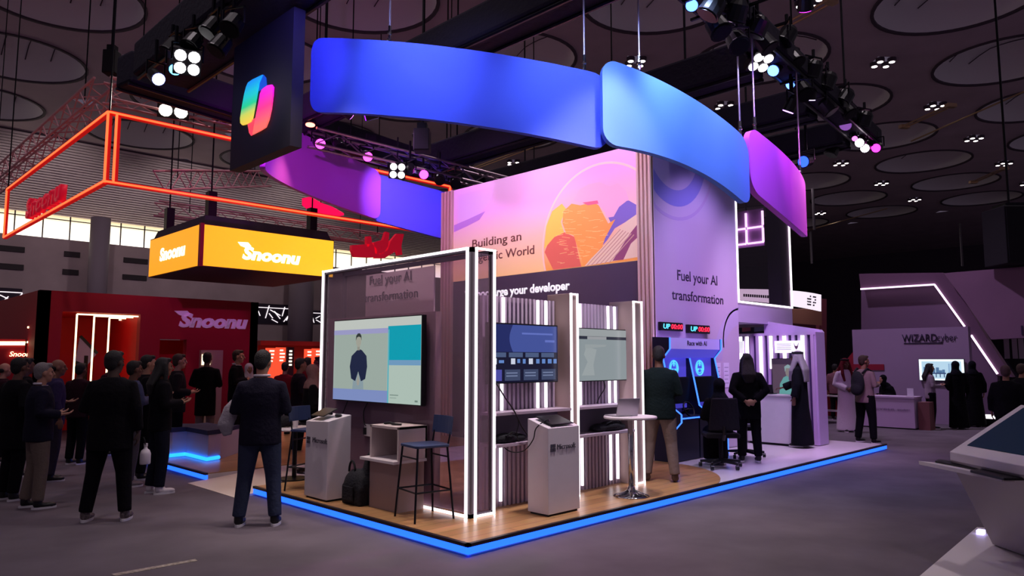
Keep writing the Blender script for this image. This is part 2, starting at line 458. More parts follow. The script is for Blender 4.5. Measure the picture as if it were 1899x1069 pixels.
b = MB(); b.hexa([(-.25, RV0, .0), (.9, RV0, 0), (.9, RV1, 0), (-.25, RV1, 0), (-.25, RV0, .006), (.9, RV0, ZD - .01), (.9, RV1, ZD - .01), (-.25, RV1, .006)])
tag(b.build('ramp', mat('ramp_white', (214, 200, 190), .6), deck), 'cream access ramp')
TRIM = mat('edge_trim', (44, 36, 44), .4, .5)
b = MB()
b.box(-.02, -.02, ZD - .025, SU, .02, ZD + .004); b.box(-.02, -.02, ZD - .025, .02, RV0, ZD + .004); b.box(-.02, RV1, ZD - .025, .02, SV, ZD + .004)
b.build('edge_trim', TRIM, deck)
for a in ((-.012, -.012, .022, SU, .02, ZD - .028), (-.012, -.012, .022, .02, RV0, ZD - .028), (-.012, RV1, .022, .02, SV, ZD - .028)):
    MB().box(*a).build('led_strip', LEDB, deck)

# ------------------------------------------------------------------ glazed partition with the large television
TAUPE = mat('taupe_panel', (166, 142, 140), .55, noise=.05, nscale=3)
FRAME = mat('frame_metal', (92, 82, 92), .4, .4)
GLS = veil('smoked_glass', (232, 218, 232), (190, 166, 180), .16, .06)
U0, U1, W0, W1, ZT = .66, .985, .715, 3.61, 2.83
part = thing('glazed_display_frame', (U0, W0, ZD), 'tall glass partition outlined in white light carrying the large television', 'partition')
L = .024
def led_rect_x(u, y0, y1, z0, z1, parent, nm='led_strip'):     # outline lying in a plane of constant x
    b = MB()
    for q in ((y0, z0, y1, z0 + L), (y0, z1 - L, y1, z1), (y0, z0, y0 + L, z1), (y1 - L, z0, y1, z1)):
        b.box(u - .012, q[0], q[1], u + .012, q[2], q[3])
    return b.build(nm, LEDW, parent)
def led_rect_y(v, x0, x1, z0, z1, parent, skip=(), nm='led_strip', w=.019):
    b = MB(); Q = ((x0, z0, x1, z0 + w), (x0, z1 - w, x1, z1), (x0, z0, x0 + w, z1), (x1 - w, z0, x1, z1))
    for i, q in enumerate(Q):
        if i not in skip: b.box(q[0], v - .012, q[1], q[2], v + .012, q[3])
    return b.build(nm, LEDW, parent)
led_rect_x(U0 - .01, W0 + .04, W1, ZD + .005, ZT, part)
led_rect_y(W0 - .01, U0 + .05, U1, ZD + .005, ZT, part)
b = MB(); b.box(U0, W0, ZD, U0 + .05, W0 + .05, ZT); b.box(U0, W1 - .05, ZD, U0 + .05, W1, ZT); b.box(U1 - .04, W0, ZD, U1, W0 + .05, ZT)
b.box(U0, W0, ZT - .05, U0 + .05, W1, ZT); b.box(U1 - .04, W0, ZT - .05, U1, W1, ZT); b.box(U1 - .04, W1 - .05, ZD, U1, W1, ZT); b.box(U0, W0, ZD, U1, W0 + .04, ZD + .04)
b.build('frame', FRAME, part)
MB().box(U0 + .02, W0 + .05, ZD + .04, U0 + .03, W1 - .05, ZT - .05).build('glass_pane', GLS, part)
MB().box(U0 + .05, W0 + .018, ZD + .04, U1 - .04, W0 + .028, ZT - .05).build('glass_pane', GLS, part)
pv = onx(815, 700, U0 + .12).y
MB().box(U0 + .06, pv, ZD, U0 + .14, W1 - .06, 2.2).build('back_panel', TAUPE, part)
b = MB(); pa = onx(680, 520, U0 + .25).y; pb = onx(806, 520, U0 + .25).y
tp = MB().box(U0 + .24, pb, 2.2, U0 + .26, pa, 2.74).build('text_panel', veil('frosted_sheet', (196, 180, 190), (232, 214, 218), .75), part)
text_at(tp, 'Fuel your AI', (onx, U0 + .235), (686, 528), (763, 521), 17, INK)
text_at(tp, 'transformation', (onx, U0 + .235), (676, 562), (775, 551), 17, INK)

TVF = mat('tv_bezel', (14, 14, 18), .35)
def scr(parent, name, fn, rect, m, lift):
    return None
class Screen:
    """a flat screen picture: patches measured as fractions of the screen, laid on its front face"""
    def __init__(s, o, X, U, parent): s.o = Vector(o); s.X = Vector(X); s.U = Vector(U); s.N = s.X.cross(s.U).normalized(); s.p = parent; s.k = 0
    def pt(s, a, b, l=0): return s.o + s.X * a + s.U * b + s.N * l
    def poly(s, pts, m, name='picture'):
        s.k += 1; b = MB(); b.prism([s.pt(a, c, .0008 * s.k) for a, c in pts], s.N * .0006); return b.build(name, m, s.p)
    def rect(s, a0, b0, a1, b1, m, name='picture'): return s.poly([(a0, b0), (a1, b0), (a1, b1), (a0, b1)], m, name)
    def many(s, rects, m, name='picture'):
        s.k += 1; b = MB()
        for a0, b0, a1, b1 in rects: b.prism([s.pt(a0, b0, .0008 * s.k), s.pt(a1, b0, .0008 * s.k), s.pt(a1, b1, .0008 * s.k), s.pt(a0, b1, .0008 * s.k)], s.N * .0006)
        return b.build(name, m, s.p)
def glow(name, c, e=1.0): return mat('glow_' + name, (20, 20, 20), .25, emit=c, es=e)
def television(c0, X, U, N, w, h, label, name='television', d=.06):
    """c0 lower corner of the housing front, X along, U up, N out of the screen"""
    c0 = Vector(c0); X = Vector(X); U = Vector(U); N = Vector(N)
    t = thing(name, c0 + X * w / 2 - N * d, label, 'television')
    cc = c0 + X * w / 2 + U * h / 2 - N * d / 2
    MB().obox(cc, X, U, N, w / 2, h / 2, d / 2).build('housing', TVF, t, bevel=.006)
    e = .012
    s = MB().obox(c0 + X * w / 2 + U * h / 2 + N * .001, X, U, N, w / 2 - e, h / 2 - e, .001).build('screen', SCREENOFF, t)
    MB().obox(c0 + X * w / 2 + U * h * .5 - N * (d + .02), X, U, N, w * .2, h * .2, .02).build('wall_bracket', DARKMETAL, t)
    return t, Screen(c0 + X * e + U * e + N * .0025, X * (w - 2 * e), U * (h - 2 * e), s)
big, S = television((.60, 3.215, 1.18), (0, -1, 0), (0, 0, 1), (-1, 0, 0), 1.78, .985, 'large wall television showing a presenter in a dark shirt')
S.rect(0, 0, 1, 1, glow('grey_green', (158, 172, 166)))
S.rect(0, .88, 1, 1, glow('pale_grey', (186, 192, 186)))
S.rect(0, .0, .66, .14, glow('periwinkle', (122, 138, 188)))
S.rect(0, .82, .66, .88, glow('lilac', (150, 150, 192)))
S.rect(.655, .5, 1, .9, glow('teal', (0, 152, 172)))
S.rect(.655, .44, 1, .5, glow('blue_lilac', (108, 150, 186)))
S.rect(.655, .0, .67, .86, glow('teal_light', (86, 170, 182)))
S.rect(.67, 0, 1, .44, glow('mint', (170, 188, 178)))
S.rect(.02, .14, .65, .82, glow('backdrop_grey', (152, 166, 158)))
def blob(cx, cy, rx, ry, n=16): return [(cx + rx * math.cos(2 * math.pi * k / n), cy + ry * math.sin(2 * math.pi * k / n)) for k in range(n)]
S.poly([(.25, .14), (.385, .14), (.375, .34), (.265, .34)], glow('grey_trousers', (132, 150, 158)), 'presenter')
S.poly([(.235, .27), (.285, .24), (.32, .36), (.355, .24), (.405, .27), (.425, .42), (.415, .55), (.36, .62), (.33, .635), (.30, .62), (.235, .55), (.215, .42)], glow('navy_shirt', (26, 34, 62)), 'presenter')
S.poly([(.302, .24), (.32, .34), (.337, .24), (.33, .19), (.31, .19)], glow('hand', (152, 150, 142)), 'presenter')
S.poly([(.305, .62), (.335, .62), (.335, .68), (.305, .68)], glow('neck', (140, 140, 130)), 'presenter')
S.poly(blob(.32, .735, .032, .075), glow('face', (156, 156, 144)), 'presenter')
S.poly([(.285, .74), (.29, .80), (.31, .83), (.335, .83), (.352, .80), (.357, .74), (.345, .78), (.32, .79), (.3, .78)], glow('hair', (44, 52, 48)), 'presenter')
S.many([(.69, .09, .78, .1), (.69, .06, .76, .065), (.95, .03, .98, .05)], glow('caption_grey', (110, 130, 122)))
# cable runs under the television
def cable(name, pts, r, label, m=BLACKP, cat='cable'):
    # smooth the run
    P = [Vector(p) for p in pts]; out = []
    for i in range(len(P) - 1):
        a = P[max(0, i - 1)]; b = P[i]; c = P[i + 1]; d = P[min(len(P) - 1, i + 2)]
        for k in range(6):
            t = k / 6; out.append(.5 * ((2 * b) + (c - a) * t + (2 * a - 5 * b + 4 * c - d) * t * t + (3 * b - a - 3 * c + d) * t ** 3))
    out.append(P[-1])
    return tag(MB().tube(out, r, 6).build(name, m, smooth=True), label, cat)
cable('power_cable', [(.69, 2.55, 1.2), (.66, 2.6, 1.1), (.66, 2.62, 1.02), (.66, 2.6, .93), (.66, 2.56, .9)], .007, 'black cable hanging from the large television to the wall socket')
cable('power_cable', [(.69, 3.0, 1.2), (.67, 3.02, 1.12), (.65, 3.06, 1.02), (.65, 3.12, .98)], .006, 'thin cable hanging below the large television behind the left pedestal')
so_ = thing('wall_socket', (.71, 2.55, .8), 'pale power socket box low on the panel below the television', 'socket')
MB().box(.66, 2.44, .78, .72, 2.6, .92).build('box', WHITE, so_, bevel=.005); MB().box(.645, 2.55, .8, .661, 2.6, .88).build('plug', BLACKP, so_)
# open white box shelf on the panel
u_, v0_, v1_, z0_, z1_ = .27, 1.38, 1.9, .64, .985
bx = thing('box_shelf', (U0 + .1, (v0_ + v1_) / 2, z0_), 'open fronted white box shelf on the panel behind the stool', 'shelf')
b = MB(); th = .03
b.box(u_, v0_, z1_ - th, U0 - .02, v1_, z1_); b.box(u_, v0_, z0_, U0 - .02, v0_ + th, z1_); b.box(u_, v1_ - th, z0_, U0 - .02, v1_, z1_); b.box(U0 - .05, v0_, z0_, U0 - .02, v1_, z1_)
b.build('carcass', mat('shelf_white', (196, 180, 178), .5), bx, bevel=.004)
MB().box(u_ - .06, v0_, z0_ - .03, U0 - .02, v1_ + .1, z0_).build('base_board', WHITE, bx, bevel=.004)
MB().box(U0 - .35, v0_ + .05, ZD, U0 - .02, v1_ + .05, z0_ - .03).build('plinth', TAUPE, bx)
b = MB(); b.tube([(u_ + .1, 1.78, z1_ + .012), (u_ + .12, 1.7, z1_ + .02), (u_ + .1, 1.62, z1_ + .012), (u_ + .13, 1.52, z1_ + .012)], [.012, .014, .016, .01], 8)
tag(b.build('cable_bundle', BLACKP, smooth=True), 'small coiled black cable lying on top of the white box shelf', 'cable')

# ------------------------------------------------------------------ bar stools
def bar_stool(loc, rz, label):
    t = thing('bar_stool', (0, 0, 0), label, 'stool', None)
    SE = mat('stool_blue', (44, 56, 92), .5); LG = mat('stool_leg', (20, 20, 30), .4, .5)
    b = MB(); zt = .70; n = 8
    for i in range(n):                           # slightly dished seat with rounded front corners
        pass
    prof = [(-.19, -.17), (-.15, -.2), (.15, -.2), (.19, -.17), (.19, .17), (.16, .19), (-.16, .19), (-.19, .17)]
    b.prism([(p[0], p[1], zt) for p in prof], (0, 0, .028)); b.build('seat', SE, t, bevel=.008, local=True)
    b = MB(); rows = []
    for k in range(7):
        a = -1 + 2 * k / 6; x = a * .19; y = -.2 - .035 * (1 - a * a)
        rows.append((x, y))
    for (x0, y0), (x1, y1) in zip(rows, rows[1:]):
        b.hexa([(x0, y0, .82), (x1, y1, .82), (x1, y1 + .014, .82), (x0, y0 + .014, .82), (x0, y0 - .02, .995), (x1, y1 - .02, .995), (x1, y1 - .006, .995), (x0, y0 - .006, .995)])
    b.build('backrest', SE, t, local=True)
    for sx in (-1, 1):
        MB().tube([(sx * .16, -.17, .70), (sx * .165, -.2, .84)], .009, 8).build('back_post', LG, t, local=True)
        for sy in (-1, 1):
            MB().tube([(sx * .165, sy * .165, .70), (sx * .215, sy * .215, 0)], .011, 8).build('leg', LG, t, local=True)
    b = MB(); f = lambda z: .165 + .05 * (1 - z / .7)
    for z in (.28,):
        q = f(z); C4 = [(-q, -q), (q, -q), (q, q), (-q, q)]
        for i in range(4): b.tube([(C4[i][0], C4[i][1], z), (C4[(i + 1) % 4][0], C4[(i + 1) % 4][1], z)], .009, 8)
    b.build('footrest', LG, t, local=True); q = f(.6)
    for sy in (-1, 1): MB().tube([(-q, sy * q, .6), (q, sy * q, .6)], .008, 8).build('crossbar', LG, t, local=True)
    t.location = loc; t.rotation_euler = (0, 0, rz)
    return t
bar_stool((.38, 1.09, ZD), math.radians(80), 'blue bar stool with black legs standing before the glass partition')
bar_stool((.38, 3.3, ZD), math.radians(200), 'dark bar stool partly hidden behind the left white pedestal')

# ------------------------------------------------------------------ white pedestals
def four_squares(parent, P, X, U, sz, m):
    N = Vector(X).cross(Vector(U)); q = MB(); g = sz * .46
    for a in (0, 1):
        for c in (0, 1):
            o = Vector(P) + Vector(X) * (a * (sz - g)) + Vector(U) * (c * (sz - g))
            q.prism([o, o + Vector(X) * g, o + Vector(X) * g + Vector(U) * g, o + Vector(U) * g], N * .004)
    return q.build('emblem', m, parent)
PODW = mat('pedestal_white', (212, 204, 212), .5, noise=.02)
def pedestal(c, label):
    x0, y0, x1, y1, za, zb, zc, zd = c            # za..zd top heights at (x0,y0) (x1,y0) (x1,y1) (x0,y1)
    t = thing('display_pedestal', ((x0 + x1) / 2, (y0 + y1) / 2, ZD), label, 'pedestal')
    MB().hexa([(x0, y0, ZD + .02), (x1, y0, ZD + .02), (x1, y1, ZD + .02), (x0, y1, ZD + .02), (x0, y0, za), (x1, y0, zb), (x1, y1, zc), (x0, y1, zd)]).build('body', PODW, t, bevel=.005)
    MB().box(x0 + .02, y0 + .02, ZD, x1 - .02, y1 - .02, ZD + .022).build('plinth', DARKMETAL, t)
    return t
p2 = pedestal((1.26, .215, 1.75, .50, .985, .985, 1.07, 1.07), 'white sloped pedestal with a tablet in front of the slatted wall')
GREYINK = mat('grey_print', (74, 70, 84), .6)
text_at(p2, 'Microsoft', (ony, .213), (1033, 835), (1067, 829), 9.5, GREYINK)
q = ony(1021, 839, .213); four_squares(p2, q, (1, 0, 0), (0, 0, 1), .075, GREYINK)
p1 = pedestal((.085, 2.45, .385, 2.93, .99, 1.05, 1.05, .97), 'white pedestal with tablet beside the large television')
text_at(p1, 'Microsoft', (onx, .083), (580, 820), (607, 825), 9.5, GREYINK)
q = onx(569, 822, .083); four_squares(p1, q, (0, -1, 0), (0, 0, 1), .075, GREYINK)
def tablet(c, X, Y, N, w, h, label, name='tablet', stand=True):
    c = Vector(c); X = Vector(X).normalized(); N = Vector(N).normalized(); Y = N.cross(X)
    t = thing(name, c, label, 'tablet')
    MB().obox(c + N * .006, X, Y, N, w / 2, h / 2, .006).build('case', BLACKP, t, bevel=.003)
    MB().obox(c + N * .0125, X, Y, N, w / 2 - .012, h / 2 - .012, .0008).build('screen', SCREENOFF, t)
    if stand: MB().obox(c - N * .02 + Y * h * .2, X, Y, N, w * .3, .01, .02).build('stand', BLACKP, t)
    return t
tablet((1.50, .34, 1.045), (1, 0, 0), (0, 1, 0), (0, -.32, 1), .34, .24, 'black tablet resting on the pedestal before the slatted wall')
tablet((.2, 2.72, 1.07), (0, -1, 0), (1, 0, 0), (-.42, 0, 1), .27, .2, 'black tablet tilted on a stand on the left pedestal')
ms = thing('mouse', (.27, 2.53, 1.04), 'small black mouse beside the tilted tablet on the left pedestal', 'mouse')
MB().ell((.27, 2.54, 1.045), (.035, .055, .02)).build('shell', BLACKP, ms, smooth=True); MB().ell((.26, 2.575, 1.06), (.004, .008, .006)).build('wheel', DARKMETAL, ms)
cable('tablet_cable', [(1.40, .32, 1.05), (1.33, .30, 1.06), (1.24, .36, .98), (1.235, .4, .86), (1.22, .52, .74), (1.2, .7, .72), (1.2, .86, .80)], .006, 'black charging cable looping from the tablet down the pedestal side')
bg = thing('laptop_bag', (.3, 2.2, ZD), 'slumped black laptop bag on the wooden floor against the pedestal', 'bag')
BAGM = mat('bag_black', (17, 17, 26), .85, bump=.4, bscale=40)
b = MB(); b.ell((.3, 2.16, ZD + .19), (.13, .21, .19)); b.ell((.38, 2.02, ZD + .3), (.09, .12, .28)); b.box(.2, 1.98, ZD, .42, 2.34, ZD + .2)
o = b.build('body', BAGM, bg); r_ = o.modifiers.new('r', 'REMESH'); r_.mode = 'VOXEL'; r_.voxel_size = .018; r_.use_smooth_shade = True; sm = o.modifiers.new('s', 'SMOOTH'); sm.iterations = 6
b = MB()
for (y, z, w, h, u) in ((2.2, ZD + .34, .06, .12, .25), (2.0, ZD + .54, .035, .08, .38)):
    pts = [(u, y + w * math.cos(a), z + h * math.sin(a)) for a in [math.pi * k / 8 for k in range(9)]]
    MB().tube(pts, .012, 8).build('handle', BAGM, bg, smooth=True)
MB().box(.168, 2.06, ZD + .05, .178, 2.26, ZD + .2).build('front_pocket', BAGM, bg, bevel=.01)

# ------------------------------------------------------------------ slatted developer wall with two televisions
SLV = .93
SLATM = mat('slat_lilac', (190, 172, 194), .55)
SLATB = mat('slat_back', (62, 52, 74), .8)
dv = thing('slatted_display_unit', (2.2, SLV, ZD), 'lilac slatted display wall with lit strips, shelves and two screens', 'display wall')
zt_ = 2.37
MB().box(U1, SLV + .05, ZD, 3.62, SLV + .09, zt_).build('back_board', SLATB, dv)
b = MB(); x = U1 + .03
while x < 3.55:
    b.box(x, SLV, ZD, x + .034, SLV + .05, zt_); x += .066
b.build('slat', SLATM, dv)
def vled(x, z0, z1, v, parent, w=.027): return MB().box(x - w / 2, v - .014, z0, x + w / 2, v + .01, z1).build('led_strip', LEDW, parent)
for px in (932, 996, 1011, 1074, 1126, 1138):
    p = ony(px, 575, SLV); vled(p.x, 2.05, zt_ - .01, SLV - .01, dv)
for px, z in ((929, 0), (996, 0), (1011, 0), (1075, 0), (1129, 0), (1140, 0)):
    p = ony(px, 735, SLV); vled(p.x, 1.13, 1.45, SLV - .01, dv)
for px in (927, 1078, 1131, 1144):
    p = ony(px, 830, SLV); vled(p.x, ZD + .06, .775, SLV - .01, dv)
SHW = mat('shelf_lilac', (176, 160, 176), .5)
for (xa, xb) in ((U1 + .01, 2.19), (2.32, 3.42)):
    for z in (1.115, .79): MB().box(xa, SLV - .24, z - .02, xb, SLV, z + .012).build('shelf', SHW, dv, bevel=.003)
    MB().box(xa, SLV - .02, .81, xb, SLV + .01, 1.09).build('niche_back', mat('niche_grey', (104, 96, 116), .7), dv)
def fin(x0, x1, v0, v1, zt, label):
    f = MB().box(x0, v0, ZD, x1, v1, zt).build('fin', TAUPE, dv, bevel=.004)
    tag(f, label)
    led_rect_y(v0 - .005, x0, x1, ZD + .005, zt, f)
    return f
fin(2.19, 2.32, .70, 1.06, 2.45, 'narrow taupe fin edged with white light'); fin(3.43, 3.62, .70, 1.08, 2.43, 'wider taupe fin edged with white light')
# left screen: dark dashboard
vT = .86
a = ony(918, 712, vT - .05); c_ = ony(1038, 604, vT - .05)
tv1, S = television((U1 + .02, vT - .04, 1.42), (1, 0, 0), (0, 0, 1), (0, -1, 0), 1.10, .655, 'television with dark blue dashboard between partition and fin')
S.rect(0, 0, 1, 1, glow('night_blue', (16, 18, 44)))
S.rect(0, .52, 1, .99, glow('deep_blue', (30, 40, 96)))
S.poly([(.32, .99)] + [(.32 - .05 * math.sin(math.pi * k / 10), .99 - .47 * k / 10) for k in range(11)] + [(.5, .52), (.98, .52), (.98, .99)], glow('blue_swoosh', (64, 80, 150)))
S.many([(.45, .83, .92, .86), (.8, .7, .95, .74)], glow('blue_text', (96, 112, 190)))
S.many([(.02 + .24 * k, .43, .22 + .24 * k, .51) for k in range(4)], glow('slate_tab', (72, 88, 124)))
S.many([(.03, .31, .09, .41), (.29, .31, .35, .41), (.55, .31, .61, .41)], glow('tile_white', (200, 206, 226)))
S.many([(.12, .33, .19, .38), (.38, .33, .42, .40), (.46, .32, .5, .4), (.66, .32, .71, .4), (.75, .32, .8, .4), (.84, .32, .9, .4), (.93, .32, .98, .4)], glow('tile_blue', (96, 132, 196)))
S.many([(.02, .03, .16, .22)], glow('tile_violet', (74, 74, 160)))
S.many([(.2 + .27 * k, .03, .42 + .27 * k, .22) for k in range(3)], glow('tile_slate', (58, 68, 98)))
S.many([(.22 + .27 * k, .1 + j * .05, .38 + .27 * k, .12 + j * .05) for k in range(3) for j in range(2)], glow('tile_line', (112, 124, 158)))
tv2, S = television((2.34, vT - .04, 1.412), (1, 0, 0), (0, 0, 1), (0, -1, 0), 1.13, .65, 'television with a pale grey web page between the two fins')
S.rect(0, 0, 1, 1, glow('page_grey', (136, 146, 150)))
S.rect(0, .86, 1, 1, glow('page_top', (150, 156, 158)))
S.rect(0, .80, 1, .86, glow('page_bar', (40, 44, 58)))
S.rect(.26, .80, .6, .855, glow('page_field', (150, 152, 156)))
S.poly([(.16, .1), (.38, .1), (.36, .3), (.42, .6), (.24, .66), (.2, .5), (.26, .36)], glow('page_blob', (150, 158, 160)))
S.poly([(.22, .62), (.58, .66), (.6, .7), (.22, .7)], glow('page_blob2', (146, 154, 156)))
cable('screen_cable', [(1.12, .84, 1.45), (1.13, .72, 1.3), (1.25, .68, 1.13), (1.33, .66, .98), (1.42, .66, .88), (1.5, .7, .81)], .008, 'black cable drooping from the dashboard television over the shelves')
cable('screen_cable', [(1.30, .7, 1.13), (1.31, .68, 1.0), (1.28, .68, .9), (1.34, .7, .81)], .006, 'short black cable hanging between the two left shelves')
cable('screen_cable', [(3.05, .9, 1.43), (3.06, .88, 1.33), (2.98, .9, 1.22), (2.92, .9, 1.14)], .006, 'thin cable trailing under the pale web page television')
def soft(name, ells, m, label, cat, vox=.012):
    b = MB()
    for c, r in ells: b.ell(c, r)
    xs = [e[0] for e in ells]; base = Vector((sum(x[0] for x in xs) / len(xs), sum(x[1] for x in xs) / len(xs), min(e[0][2] - e[1][2] for e in ells)))
    t = thing(name, base, label, cat); o = b.build('body', m, t)
    r_ = o.modifiers.new('r', 'REMESH'); r_.mode = 'VOXEL'; r_.voxel_size = vox; r_.use_smooth_shade = True
    o.modifiers.new('s', 'SMOOTH').iterations = 4
    return t
s1 = soft('shoulder_bag', [((2.85, .82, .85), (.14, .09, .05)), ((3.05, .8, .86), (.2, .1, .065)), ((3.2, .82, .845), (.16, .09, .045))], BAGM, 'flat black bag lying on the lower shelf beside the high table', 'bag')
MB().tube([(2.9, .74, .9), (3.0, .72, .93), (3.12, .72, .93), (3.2, .74, .89)], .01, 6).build('strap', BAGM, s1)
s2_ = soft('shoulder_bag', [((1.2, .78, .85), (.16, .08, .055)), ((1.4, .8, .84), (.14, .07, .045))], BAGM, 'dark bag on the lower shelf under the dashboard television', 'bag')
MB().tube([(1.15, .71, .88), (1.22, .69, .92), (1.33, .7, .9)], .009, 6).build('strap', BAGM, s2_)

# high round table with laptop
HT = thing('high_table', (2.78, .30, ZD), 'round white high table on a chrome column near the right fin', 'table')
hc = (2.78, .30, 0)
MB().lathe((hc[0], hc[1], .995), [(.305, 0), (.31, .01), (.31, .02), (.305, .028)], 36).build('table_top', WHITE, HT, smooth=False)
MB().lathe((hc[0], hc[1], ZD + .05), [(.03, 0), (.03, .9)], 16).build('column', CHROME, HT, smooth=True)
MB().lathe((hc[0], hc[1], ZD), [(.21, 0), (.2, .012), (.1, .03), (.05, .06), (.035, .11)], 30).build('base', CHROME, HT, smooth=True)
for k in range(3):
    an = math.radians(40 + 120 * k); MB().tube([(hc[0] + .05 * math.cos(an), hc[1] + .05 * math.sin(an), ZD + .055), (hc[0] + .21 * math.cos(an), hc[1] + .21 * math.sin(an), ZD + .02)], [.022, .012], 8).build('foot', CHROME, HT, smooth=True)
lp = thing('laptop', (2.72, .33, 1.023), 'silver laptop open on the round white high table', 'laptop')
SIL = mat('silver_laptop', (168, 164, 172), .35, .6)
MB().obox((2.74, .4, 1.031), (1, -.25, 0), (.25, 1, 0), (0, 0, 1), .16, .11, .006).build('base', SIL, lp, bevel=.003)
MB().obox((2.70, .27, 1.128), (1, -.25, 0), (-.06, -.22, 1), (.24, .97, .22), .16, .105, .004).build('lid', SIL, lp, bevel=.003)
MB().obox((2.704, .276, 1.128), (1, -.25, 0), (-.06, -.22, 1), (.24, .97, .22), .148, .094, .0012).build('screen', SCREENOFF, lp)

# ------------------------------------------------------------------ central tower with printed murals
TU, TVF_, TL, TR, TZ = 5.53, 1.80, 7.12, 8.32, 5.25
tw = thing('display_tower', (7.0, 4.4, ZD), 'tall square tower with printed murals and ribbed corner pillars in the middle of the stand', 'display tower')
CORE = mat('tower_core', (120, 104, 124), .8)
MB().box(TU + .08, TVF_ + .06, ZD, TR, TL, TZ - .05).build('core', CORE, tw)
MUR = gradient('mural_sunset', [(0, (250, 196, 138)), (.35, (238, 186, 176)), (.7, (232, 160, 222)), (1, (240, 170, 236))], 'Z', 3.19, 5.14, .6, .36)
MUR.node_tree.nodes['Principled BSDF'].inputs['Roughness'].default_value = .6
ml, mr_ = 6.76, 2.07
mural = MB().box(TU + .02, mr_, 3.30, TU + .08, ml, TZ).build('mural_panel', MUR, tw)
# the printed ramp is measured in the panel's own height
DKP = mat('dark_panel', (86, 70, 92), .7, noise=.08, nscale=1)
MB().box(TU + .02, mr_, ZD, TU + .08, ml, 3.295).build('lower_panel', DKP, tw)
RIB = mat('rib_beige', (228, 192, 176), .55)
def ribs(y0, y1, n, nm):
    b = MB(); w = (y1 - y0) / (n * 2 - 1)
    for k in range(n): b.box(TU - .03, y0 + 2 * k * w, ZD, TU + .05, y0 + (2 * k + 1) * w, TZ)
    b.box(TU + .02, y0, ZD, TU + .06, y1, TZ)
    return b.build(nm, RIB, tw)
ribs(6.76, 7.12, 4, 'ribbed_pillar'); ribs(1.80, 2.07, 4, 'ribbed_pillar')
FUEL = gradient('mural_lavender', [(0, (206, 186, 214)), (.5, (186, 162, 190)), (.75, (150, 130, 168)), (1, (120, 116, 180))], 'Z', 0, 5.2, .65)
fuel = MB().box(TU + .06, TVF_, ZD, TR, TVF_ + .06, TZ).build('mural_panel', FUEL, tw)
def wx(pts, m, lift, parent, name):               # flat printed shape on the globe mural (measured on its plane)
    P = [onx(x, y, TU + .02 - lift) for x, y in pts]
    P = [Vector((p.x, max(mr_ + .005, min(ml - .005, p.y)), max(3.305, min(TZ - .01, p.z)))) for p in P]
    b = MB(); b.prism(P, (-.001, 0, 0)); return b.build(name, m, parent)
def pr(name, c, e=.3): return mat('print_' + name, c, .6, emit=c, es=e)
# globe print
cg = onx(1112, 448, TU); Rg = onx(1007, 455, TU).y - cg.y
gl_pts = []
for k in range(64):
    a = 2 * math.pi * k / 64
    gl_pts.append((cg.y + Rg * math.cos(a), cg.z + Rg * 1.02 * math.sin(a)))
def clip(pts):
    def half(p, f, ins):
        out = []
        for i in range(len(p)):
            a, b_ = p[i], p[(i + 1) % len(p)]
            ia, ib = ins(a), ins(b_)
            if ia: out.append(a)
            if ia != ib:
                t = (f(a)) / (f(a) - f(b_)); out.append((a[0] + (b_[0] - a[0]) * t, a[1] + (b_[1] - a[1]) * t))
        return out
    p = half(pts, lambda q: q[1] - 3.305, lambda q: q[1] >= 3.305)
    p = half(p, lambda q: q[0] - mr_ - .005, lambda q: q[0] >= mr_ + .005)
    return half(p, lambda q: TZ - .01 - q[1], lambda q: q[1] <= TZ - .01)
def disc(r, m, lift, name):
    p = clip([(cg.y + (y - cg.y) * r, cg.z + (z - cg.z) * r) for y, z in gl_pts])
    b = MB(); b.prism([(TU + .02 - lift, y, z) for y, z in p], (-.001, 0, 0)); return b.build(name, m, mural)
disc(1.03, pr('halo', (248, 200, 196)), .001, 'globe_print')
disc(1.0, gradient('globe_ramp', [(0, (236, 110, 84)), (.3, (250, 160, 70)), (.55, (246, 190, 170)), (1, (226, 160, 226))], 'Z', cg.z - Rg, cg.z + Rg, .6, .3), .0025, 'globe_print')
wx([(1010, 468), (1024, 432), (1045, 430), (1066, 440), (1072, 470), (1078, 496), (1026, 501)], pr('sea_red', (222, 104, 92)), .004, mural, 'globe_print')
wx([(1009, 462), (1013, 420), (1024, 392), (1042, 378), (1050, 388), (1040, 412), (1046, 432), (1028, 440)], pr('sea_gold', (252, 196, 92)), .0042, mural, 'globe_print')
wx([(1118, 382), (1166, 372), (1180, 380), (1180, 400), (1140, 424), (1126, 446), (1112, 462), (1118, 440), (1132, 412)], pr('sea_violet', (128, 104, 186)), .0042, mural, 'globe_print')
wx([(1045, 392), (1060, 378), (1076, 381), (1096, 376), (1110, 380), (1118, 396), (1128, 415), (1141, 407), (1122, 442), (1113, 470), (1096, 488), (1082, 492), (1074, 468), (1064, 437), (1050, 433), (1043, 414)], pr('africa', (250, 158, 84)), .006, mural, 'globe_print')
wx([(1064, 372), (1074, 352), (1092, 342), (1112, 338), (1130, 346), (1146, 340), (1160, 352), (1166, 370), (1148, 384), (1138, 402), (1126, 404), (1116, 386), (1098, 372), (1082, 377)], pr('eurasia', (238, 172, 202)), .006, mural, 'globe_print')
rr = random.Random(11)
gl_ = MB()
for k in range(70):
    x = rr.uniform(1030, 1120); y = rr.uniform(390, 490)
    P = [onx(x, y, TU + .0125), onx(x + rr.uniform(6, 16), y + rr.uniform(-3, 3), TU + .0125)]
    if P[0].z > 3.34 and P[1].z > 3.34 and P[1].y > mr_ + .05: gl_.bar(P[0], P[1], .003, .006)
tag(gl_.build('globe_print', pr('city_gold', (255, 206, 140)), mural), kind='stuff')
wx([(1080, 376), (1108, 372), (1110, 378), (1090, 381)], pr('med', (226, 100, 136)), .0075, mural, 'globe_print')
